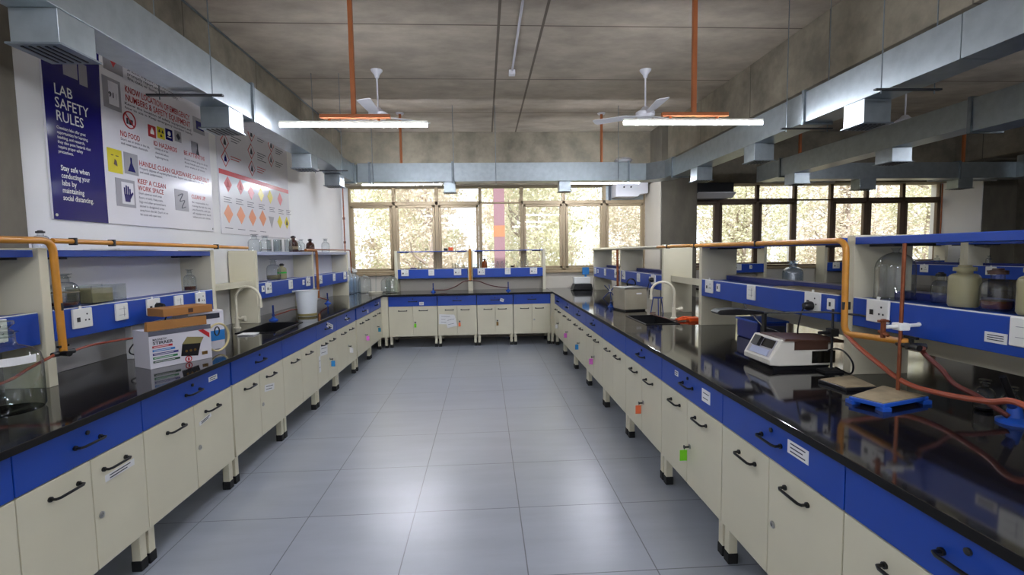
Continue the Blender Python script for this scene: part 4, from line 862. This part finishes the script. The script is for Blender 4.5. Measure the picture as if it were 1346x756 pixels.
p = rectp(151, 233, .175, .185, 'pgrey', P1); MB().box(e, p.y+.05, p.z-.165, e+.0008, p.y+.16, p.z-.02).build('white_cell', 'poster', P1)
hy, hz = p.y+.10, p.z-.15; hd = MB().prism([(hy-.022, hz), (hy+.022, hz), (hy+.03, hz+.05), (hy-.03, hz+.05)], 0, e+.0008, e+.0018)
for k, (dx, hh) in enumerate(((-.03, .095), (-.013, .11), (.004, .105), (.02, .09))): hd.box(e+.0008, hy+dx, hz+.045, e+.0018, hy+dx+.011, hz+hh)
hd.prism([(hy+.025, hz+.02), (hy+.055, hz+.06), (hy+.05, hz+.07), (hy+.02, hz+.045)], 0, e+.0008, e+.0018); hd.build('hand_icon', 'purple', P1)
T(['KEEP A CLEAN', 'WORK SPACE'], 180, 234, .036, 'red', P1, (.30, .27), .010, 1.3)
T(['Don\'t obstruct work areas', 'floors, or exits. Keep coats,', 'bags and other personal items', 'stored in designated areas', 'away from the lab. Don\'t sit on', 'lab stools with open toes.'], 182, 252, .016, 'inkgrey', P1, (.24, .25, .28, .26, .30, .22), .006, 1.85)
p = rectp(229, 248, .17, .165, 'pgrey', P1); MB().tube(bez([(e+.001, p.y+.04, p.z-.05), (e+.001, p.y+.1, p.z-.03), (e+.001, p.y+.06, p.z-.09), (e+.001, p.y+.12, p.z-.08), (e+.001, p.y+.08, p.z-.14), (e+.001, p.y+.13, p.z-.13)]), .003, 6).build('scribble_icon', 'inkgrey', P1)
T('CLEAN UP', 251, 255, .034, 'red', P1, .20, .010); T(['Be responsible for', 'leaving the lab the way', 'you found it, and put', 'all equipment back', 'when you are done.'], 252, 264, .016, 'inkgrey', P1, (.24, .27, .26, .27, .26), .006, 1.9)
for (a, b) in ((2.88, 1.735), (4.45, 1.735)): MB().tube([(XP, a, b), (XP+.004, a, b)], .008, 10).build('fixing_screw', 'steel', P1)
P2 = poster('hazard_poster', 'white hazard symbols poster with orange diamonds and red bar on the left wall', [(4.60, 1.70), (6.17, 1.70), (6.17, 2.92), (4.60, 2.92)])
def dia(px, py, s_, m, hollow=None, icon=None):
    q = at(px, py, x=XP); pol = lambda k: [(q.y-s_*k, q.z), (q.y, q.z-s_*k*1.08), (q.y+s_*k, q.z), (q.y, q.z+s_*k*1.08)]
    MB().prism(pol(1), 0, XP, e+.0004).build('diamond', m, P2)
    if hollow: MB().prism(pol(.82), 0, XP, e+.0010).build('diamond_centre', 'poster', P2)
    if icon: MB().prism([(q.y-.025, q.z-.03), (q.y+.025, q.z-.03), (q.y+.02, q.z), (q.y, q.z+.04), (q.y-.02, q.z)], 0, XP, e+.0016).build('diamond_icon', icon, P2)
q0 = at(288, 221, x=XP); MB().box(XP, 4.603, q0.z-.045, e+.0004, 6.165, q0.z).build('red_bar', 'redbar', P2)
for px, py in ((295, 186), (330, 176), (330, 199), (356, 191)): dia(px, py, .076, 'red', True, 'ink')
dia(296, 208, .076, 'red', True, 'purple'); dia(331, 221.5, .076, 'red', True, 'ink'); dia(356, 210, .076, 'red', True, 'inkgrey')
tx = [(303, 178, 'inkgrey', 3), (303, 205, 'red', 2), (338, 178, 'inkgrey', 3), (338, 200, 'inkgrey', 4), (338, 219, 'red', 3), (362, 195, 'inkgrey', 3), (362, 212, 'inkgrey', 3)]
for px, py, m_, k in tx:
    q = at(px, py, x=XP); mb = MB()
    for i in range(k): mb.box(XP, q.y, q.z-.024*i-.008, e+.0004, q.y+.2-.04*(i % 3), q.z-.024*i)
    mb.build('small_print', m_, P2)
for px, py, m_, ic in ((299.5, 242, 'pinkp', 'red'), (316, 246, 'pinkp', 'red'), (330, 253, 'pinkp', None), (343, 256, 'yellow', None), (355, 259, 'yellow', None), (368, 262, 'pinkp', None), (300.5, 281, 'peach', None), (317, 283, 'peach', None), (332, 286, 'peach', None), (345.5, 287, 'peach', None), (368, 292, 'yellow', None), (377, 293, 'yellow', 'ink')):
    dia(px, py, (.082 if px < 350 else .07) if py > 275 else .07, m_, None, ic)
q = at(357, 292, x=XP); MB().prism([(q.y-.07, q.z+.06), (q.y+.07, q.z+.06), (q.y, q.z-.07)], 0, XP, e+.0004).build('triangle_mark', 'pgrey', P2)
for px, py in ((294, 258), (310, 261), (325, 265), (340, 268), (354, 272), (366, 275), (376, 276), (296, 299), (313, 301), (328, 303), (342, 304)):
    q = at(px, py, x=XP); mb = MB()
    for i in range(3 if py < 280 else 1): mb.box(XP, q.y, q.z-.022*i-.006, e+.0004, q.y+.14-.03*(i % 2), q.z-.022*i)
    mb.build('small_print', 'inkgrey', P2)
# ================================================================== DUCTS
def outlet(t, x0, x1, y0, y1, zb=2.31, zt=2.45):
    o = MB().box(x0, y0, zb+.006, x1, y1, zt).build('outlet_box', 'galv', t, bevel=.002)
    MB().box(x0-.012, y0-.012, zb, x1+.012, y1+.012, zb+.007).build('outlet_rim', 'galv_flange', o)
    g_ = MB()
    for k in range(1, 6): xx = x0+(x1-x0)*k/6; g_.box(xx-.004, y0+.01, zb-.004, xx+.004, y1-.01, zb+.001)
    g_.build('outlet_grille', 'dark_steel', o)
def flangeY(t, x0, x1, z0, z1, y):
    MB().box(x0-.015, y-.012, z0-.015, x1+.015, y+.012, z1+.015).build('flange', 'galv_flange', t)
def hanger(t, pts, bar):
    m = MB()
    for p in pts: m.tube([(p[0], p[1], bar[2]-.02), (p[0], p[1], CEIL)], .0035, 6)
    m.build('threaded_rod', 'galv_flange', t); MB().box(*bar[:2], bar[2], *bar[3:]).build('trapeze_bar', 'dark_steel', t)
Z0, Z1 = 2.45, 2.69
t = thing('ventilation_duct', 'galvanised duct along the left wall above the posters', 'duct', (-1.7, 3.0, Z0))
MB().box(-1.81, BY+.1, Z0, -1.62, 3.58, Z1).build('duct_section', 'galv', t, bevel=.002)
MB().box(-1.81, 3.60, Z0, -1.62, 5.3, Z1).build('duct_section', 'galv', t, bevel=.002)
MB().prism([(-1.81, 5.3), (-1.62, 5.3), (-1.66, 5.75), (-1.72, 6.1), (-1.72, 6.75), (-1.92, 6.75), (-1.92, 6.1), (-1.86, 5.75)], 2, Z0+.005, Z1).build('duct_section', 'galv', t)
for y in (3.59, 6.60): flangeY(t, -1.81 if y < 5 else -1.92, -1.62 if y < 5 else -1.72, Z0, Z1, y)
for y in (.85, 2.10, 3.35, 4.82, 6.0): 
    dx = -.08 if y > 5.5 else 0; outlet(t, -1.805+dx, -1.625+dx, y-.08, y+.10)
for y in (3.0, 5.6): 
    hanger(t, ((-1.58, y), (-1.88, y)), (-1.95, y-.012, Z0-.022, -1.52, y+.012, Z0-.012))
t = thing('ventilation_duct', 'galvanised duct crossing the room in front of the far windows', 'duct', (0, 6.85, Z0))
ZA = 2.475
MB().box(-1.71, 6.77, ZA, -.42, 6.97, 2.73).build('duct_section', 'galv', t, bevel=.002); MB().box(-.415, 6.77, ZA, 2.05, 6.97, 2.73).build('duct_section', 'galv', t, bevel=.002)
MB().prism([(2.05, 6.77), (2.30, 6.77), (2.49, 6.55), (2.49, 6.3), (2.70, 6.3), (2.70, 6.75), (2.5, 6.97), (2.05, 6.97)], 2, ZA, 2.71).build('duct_elbow', 'galv', t)
MB().prism([(-1.71, 6.97), (-1.71, 6.77), (-1.72, 6.755), (-1.92, 6.755), (-1.92, 6.85), (-1.85, 6.97)], 2, ZA, 2.71).build('duct_elbow', 'galv', t)
for x in (-1.55, -.42, 2.05): MB().box(x-.012, 6.755, ZA-.015, x+.012, 6.985, 2.745).build('flange', 'galv_flange', t)
outlet(t, -.545, -.385, 6.80, 6.95, 2.33, ZA); outlet(t, 1.07, 1.235, 6.80, 6.95, 2.33, ZA)
mm = MB()
for x in (-1.5, -.40, .18, 1.9): mm.tube([(x, 6.755, ZA-.05), (x, 6.755, CEIL)], .004, 6)
mm.build('threaded_rod', 'galv_flange', t)
MB().lathe([(.10, 0), (.13, .03), (.10, .06), (0, .07)], (2.0, 6.86, 2.735), 16).build('cap_vent', 'fan', t, smooth=True)
t = thing('ventilation_duct', 'galvanised duct on the right of the aisle under the concrete beam', 'duct', (2.6, 3.5, Z0))
MB().box(2.49, BY+.1, Z0, 2.70, 2.44, Z1-.01).build('duct_section', 'galv', t, bevel=.002); MB().box(2.49, 2.445, Z0, 2.70, 3.66, Z1-.01).build('duct_section', 'galv', t, bevel=.002); MB().box(2.49, 3.68, Z0, 2.70, 6.28, Z1-.01).build('duct_section', 'galv', t, bevel=.002)
for y in (3.67, 6.29): flangeY(t, 2.49, 2.70, Z0, Z1-.01, y)
for y in (3.17, 4.45, 5.65): outlet(t, 2.495, 2.68, y-.09, y+.09, 2.29)
for y in (2.86, 3.78): hanger(t, ((2.42, y), (2.76, y)), (2.38, y-.012, Z0-.022, 2.80, y+.012, Z0-.012))
t = thing('ventilation_duct', 'dark looking galvanised duct running through the second bay', 'duct', (4.0, 3.5, Z0))
MB().box(3.9, BY+.1, 2.39, 4.16, 3.70, 2.65).build('duct_section', 'galv', t, bevel=.002); MB().box(3.9, 3.73, 2.43, 4.12, 6.75, 2.65).build('duct_section', 'galv', t, bevel=.002)
MB().box(3.885, 3.70, 2.38, 4.175, 3.73, 2.665).build('flange', 'galv_flange', t); flangeY(t, 3.9, 4.12, 2.43, 2.65, 6.2)
for y in (4.55, 6.0): outlet(t, 3.9, 4.10, y-.1, y+.1, 2.29, 2.43)
t = thing('ventilation_duct', 'galvanised duct crossing the second bay before its windows', 'duct', (6.0, 6.9, 2.5))
MB().box(4.12, 6.8, 2.48, 8.3, 7.02, 2.71).build('duct_section', 'galv', t, bevel=.002); MB().box(7.9, 6.6, 2.48, 8.33, 6.8, 2.80).build('duct_section', 'galv', t, bevel=.002)
MB().box(7.0, 6.785, 2.46, 7.025, 7.035, 2.73).build('flange', 'galv_flange', t)
outlet(t, 5.50, 5.75, 6.82, 7.0, 2.33, 2.48); outlet(t, 7.02, 7.25, 6.82, 7.0, 2.33, 2.48)
# ================================================================== LIGHTS AND FANS
def lamp(x, y, label, lit=True, L_=1.14, group=None):
    t = thing('pendant_tube_light', label, 'ceiling light', (x, y, 2.5), 0, group)
    MB().box(x-L_/2, y-.010, 2.506, x+L_/2, y+.010, 2.525).build('housing', 'white_e', t)
    MB().tube([(x-L_/2+.005, y, 2.492), (x+L_/2-.005, y, 2.492)], .0135, 12).build('tube', 'tube' if lit else 'white_pl', t, smooth=True)
    MB().box(x-.28+.02, y-.02, 2.545, x+.28, y+.02, 2.575).box(x-.2, y-.006, 2.525, x-.18, y+.006, 2.545).box(x+.18, y-.006, 2.525, x+.2, y+.006, 2.545).build('support_bar', 'pole_orange', t, bevel=.003)
    MB().box(x-.017, y-.017, 2.575, x+.017, y+.017, CEIL-.012).build('pole', 'pole_orange', t, bevel=.003)
    MB().lathe([(0, -.018), (.05, -.018), (.06, 0), (0, 0)], (x, y, CEIL-.0005), 18).build('canopy', 'fan', t, smooth=True)
lamp(-.995, 3.9, 'lit tube light on an orange pole, near left'); lamp(1.69, 3.84, 'lit tube light on an orange pole, near right')
lamp(-1.17, 7.12, 'lit tube light hidden behind the far duct, on the left orange pole'); lamp(1.75, 7.12, 'lit tube light hidden behind the far duct, on the right orange pole')
for x in (-1.0, 1.7):
    for y in (.75, -2.0): lamp(x, y, 'lit tube light above and behind the viewer', group='tube lights behind the viewer')
lamp(5.9, 3.1, 'added tube light brightening the second bay, outside the frame')  # extra lamp added out of view to lift the second bay's ceiling and ducts
lamp(4.8, 7.15, 'tube light on the orange pole nearest the middle column, second bay', lit=False); lamp(7.42, 7.15, 'tube light on the orange pole at the far right, second bay', lit=False)
def fan(x, y, label, rot=0, zm=3.02, R_b=.58):
    t = thing('ceiling_fan', label, 'fan', (x, y, CEIL))
    MB().lathe([(0, -.09), (.02, -.085), (.03, -.05), (.062, -.012), (.065, 0), (0, 0)], (x, y, CEIL-.0005), 18).build('canopy', 'fan', t, smooth=True)
    MB().tube([(x, y, CEIL-.08), (x, y, zm+.04)], .009, 10).build('rod', 'fan', t)
    MB().lathe([(0, -.05), (.08, -.045), (.105, -.02), (.105, .015), (.06, .04), (.03, .075), (.0, .08)], (x, y, zm), 24).build('motor', 'fan', t, smooth=True)
    for k in range(3):
        a = rot+k*2*pi/3; mt = Matrix.Translation((x, y, zm-.015)) @ Matrix.Rotation(a, 4, 'Z') @ Matrix.Rotation(R(9), 4, 'X')
        MB().prism([(.09, -.02), (.16, -.03), (.20, -.055), (R_b, -.068), (R_b+.02, -.04), (R_b+.02, .05), (R_b, .065), (.2, .055), (.16, .03), (.09, .02)], 2, -.003, .003).xf(mt).build('blade', 'fan', t)
fan(-1.14, 5.5, 'white ceiling fan above the left tube light', .5); fan(1.84, 5.45, 'white ceiling fan above the right tube light', 2.6)
fan(5.05, 5.6, 'ceiling fan in the second bay behind the ducts', .9, 2.97)
t = thing('ceiling_conduit', 'white conduit along the ceiling ending in a junction box', 'conduit', (.35, 4.5, CEIL))
MB().tube([(.345, BY+.05, CEIL-.014), (.345, 5.45, CEIL-.014)], .012, 8).build('conduit', 'fan', t); MB().box(.31, 5.45, CEIL-.05, .38, 5.53, CEIL-.001).build('junction_box', 'fan', t, bevel=.004)
t = thing('ceiling_conduit', 'thin grey conduit along the left beam and slab corner', 'conduit', (-2.3, 4.5, CEIL)); MB().tube([(-2.315, BY+.05, CEIL-.012), (-2.315, 8.15, CEIL-.012)], .009, 8).build('conduit', 'galv_flange', t)
t = thing('wall_speaker', 'small pale box on the far beam of the second bay', 'box', (6.2, 8.17, 2.85)); MB().box(6.02, 8.14, 2.80, 6.16, 8.199, 2.94).build('box', 'white_pl', t, bevel=.006)
# air conditioners
t = thing('window_air_conditioner', 'pale air conditioner body in the blanked top pane left of the column', 'air conditioner', (2.35, 8.38, 2.4))
MB().prism([(2.24, 2.40), (2.62, 2.40), (2.66, 2.44), (2.80, 2.46), (2.80, 2.64), (2.24, 2.64)], 1, 8.12, 8.418).build('case', 'fan', t, bevel=.01); MB().tube([(2.38, 8.118, 2.56), (2.38, 8.10, 2.56)], .014, 10).tube([(2.5, 8.118, 2.56), (2.5, 8.10, 2.56)], .014, 10).build('knob', 'black', t)
MB().box(2.19, 8.40, 2.37, 2.23, 8.419, 2.66).build('pipe_cover', 'ac_dark', t)
t = thing('split_air_conditioner', 'dark wall air conditioner with pale open flap right of the middle column', 'air conditioner', (3.9, 8.3, 2.4))
MB().box(3.47, 8.02, 2.36, 4.25, 8.41, 2.615).build('case', 'ac_dark', t, bevel=.02); MB().prism([(8.0, 2.36), (8.015, 2.345), (7.86, 2.42), (7.86, 2.435)], 0, 3.55, 4.2).build('flap', 'fan', t)
# ================================================================== OUTSIDE
tag(MB().box(-40, 9.0, -.6, 50, 60, -.5).build('garden_ground', 'soil'), 'pale dry ground outside', 'ground', kind='structure')
t = thing('outside_column', 'pink plastered column with orange band outside the fourth window', 'column', (.37, 11.4, -.5))
MB().box(.235, 11.3, -.5, .485, 11.55, 5).build('shaft', 'ext_pink', t); MB().box(.23, 11.295, 1.86, .49, 11.555, 2.12).build('band', 'ext_or', t)
t = thing('outside_post', 'thin white post outside the second bay windows', 'post', (7.6, 11, -.5)); MB().box(7.20, 11, -.5, 7.33, 11.1, 5).build('post', 'fan', t)
def tree(x, y, h, r, leaf, label, seed, nl=2200, group=None, ls=1):
    rnd = random.Random(seed); t = thing('garden_tree', label, 'tree', (x, y, -.5), 0, group); mb = MB()
    base = Vector((x, y, -.5)); top = base+Vector((rnd.uniform(-.4, .4), rnd.uniform(-.3, .3), h*.75))
    mid = (base+top)/2+Vector((rnd.uniform(-.2, .2), 0, 0)); mb.tube(bez([base, mid, top], 6), [.10-.07*i/12 for i in range(13)], 8)
    for k in range(9):
        f = rnd.uniform(.2, .95); p0 = base.lerp(top, f); a = rnd.uniform(0, 2*pi); l = rnd.uniform(.6, 1.0)
        p1 = p0+Vector((cos(a)*l*.6, sin(a)*l*.5, l*.35)); p2 = p0+Vector((cos(a+.3)*l, sin(a+.3)*l*.8, l*.75)); mb.tube(bez([p0, p1, p2], 4), [.05-.04*i/8 for i in range(9)], 6)
    mb.build('trunk', 'trunk', t, smooth=True)
    lf = MB(); cl = [(base+Vector((rnd.uniform(-1, 1)*(r-.35), rnd.uniform(-1, 1)*(r-.35), rnd.uniform(.5, h))), rnd.uniform(.3, .5)) for _ in range(150)]
    for k in range(nl):
        c, cr = cl[rnd.randrange(len(cl))]; d = Vector((rnd.gauss(0, 1), rnd.gauss(0, 1), rnd.gauss(0, 1))).normalized()*cr*rnd.random()**.4
        p = c+d; u = Vector((rnd.gauss(0, 1), rnd.gauss(0, 1), rnd.gauss(0, 1))).normalized(); v = u.orthogonal().normalized(); s1 = rnd.uniform(.04, .09)*ls; s2 = s1*rnd.uniform(.4, .7)
        lf.quad(p-u*s1, p+v*s2, p+u*s1, p-v*s2)
    lf.build('foliage', leaf, t)
kinds = ('leafy tree with yellow green crown outside the windows', 'pale olive tree outside the windows')
k = 0
for row, (yy, x0, x1, r_) in enumerate(((13.4, -4.6, 14.5, 1.4), (17.2, -6.5, 19, 1.9), (22, -8.5, 25, 2.6))):
    x = x0
    while x < x1:
        a = k % 2; tree(x, yy, (5.2, 7.2, 9.5)[row], r_, ('leafA', 'leafB')[a], kinds[a], 100+k, (11000, 11000, 11000)[row], ('yellow green trees outside', 'olive trees outside')[a], (.72, .95, 1.3)[row]); k += 1; x += 2*r_+.15
# ================================================================== LIGHTING
wd = bpy.data.worlds.new('sky'); S.world = wd; wd.use_nodes = True; bg = wd.node_tree.nodes['Background']
bg.inputs[0].default_value = (.93, .96, 1, 1); bg.inputs[1].default_value = 1.7
sn = bpy.data.lights.new('sun', 'SUN'); sn.energy = 5; sn.angle = R(2); sn.color = (1, .97, .92); so = bpy.data.objects.new('sun', sn); C.objects.link(so)
so.rotation_euler = (R(48), 0, R(-15))
for x0, x1 in ((-2.3, 2.84), (3.5, 8.3)):
    pl_ = bpy.data.lights.new('window_portal', 'AREA'); pl_.shape = 'RECTANGLE'; pl_.size = x1-x0; pl_.size_y = 1.5; pl_.cycles.is_portal = True
    po = bpy.data.objects.new('window_portal', pl_); C.objects.link(po); po.location = ((x0+x1)/2, YW+.25, 1.9); po.rotation_euler = (-pi/2, 0, 0)
vs = S.view_settings; S.display_settings.display_device = 'sRGB'; vs.view_transform = 'Standard'; vs.look = 'None'; vs.gamma = 1; vs.use_curve_mapping = False; vs.exposure = .35
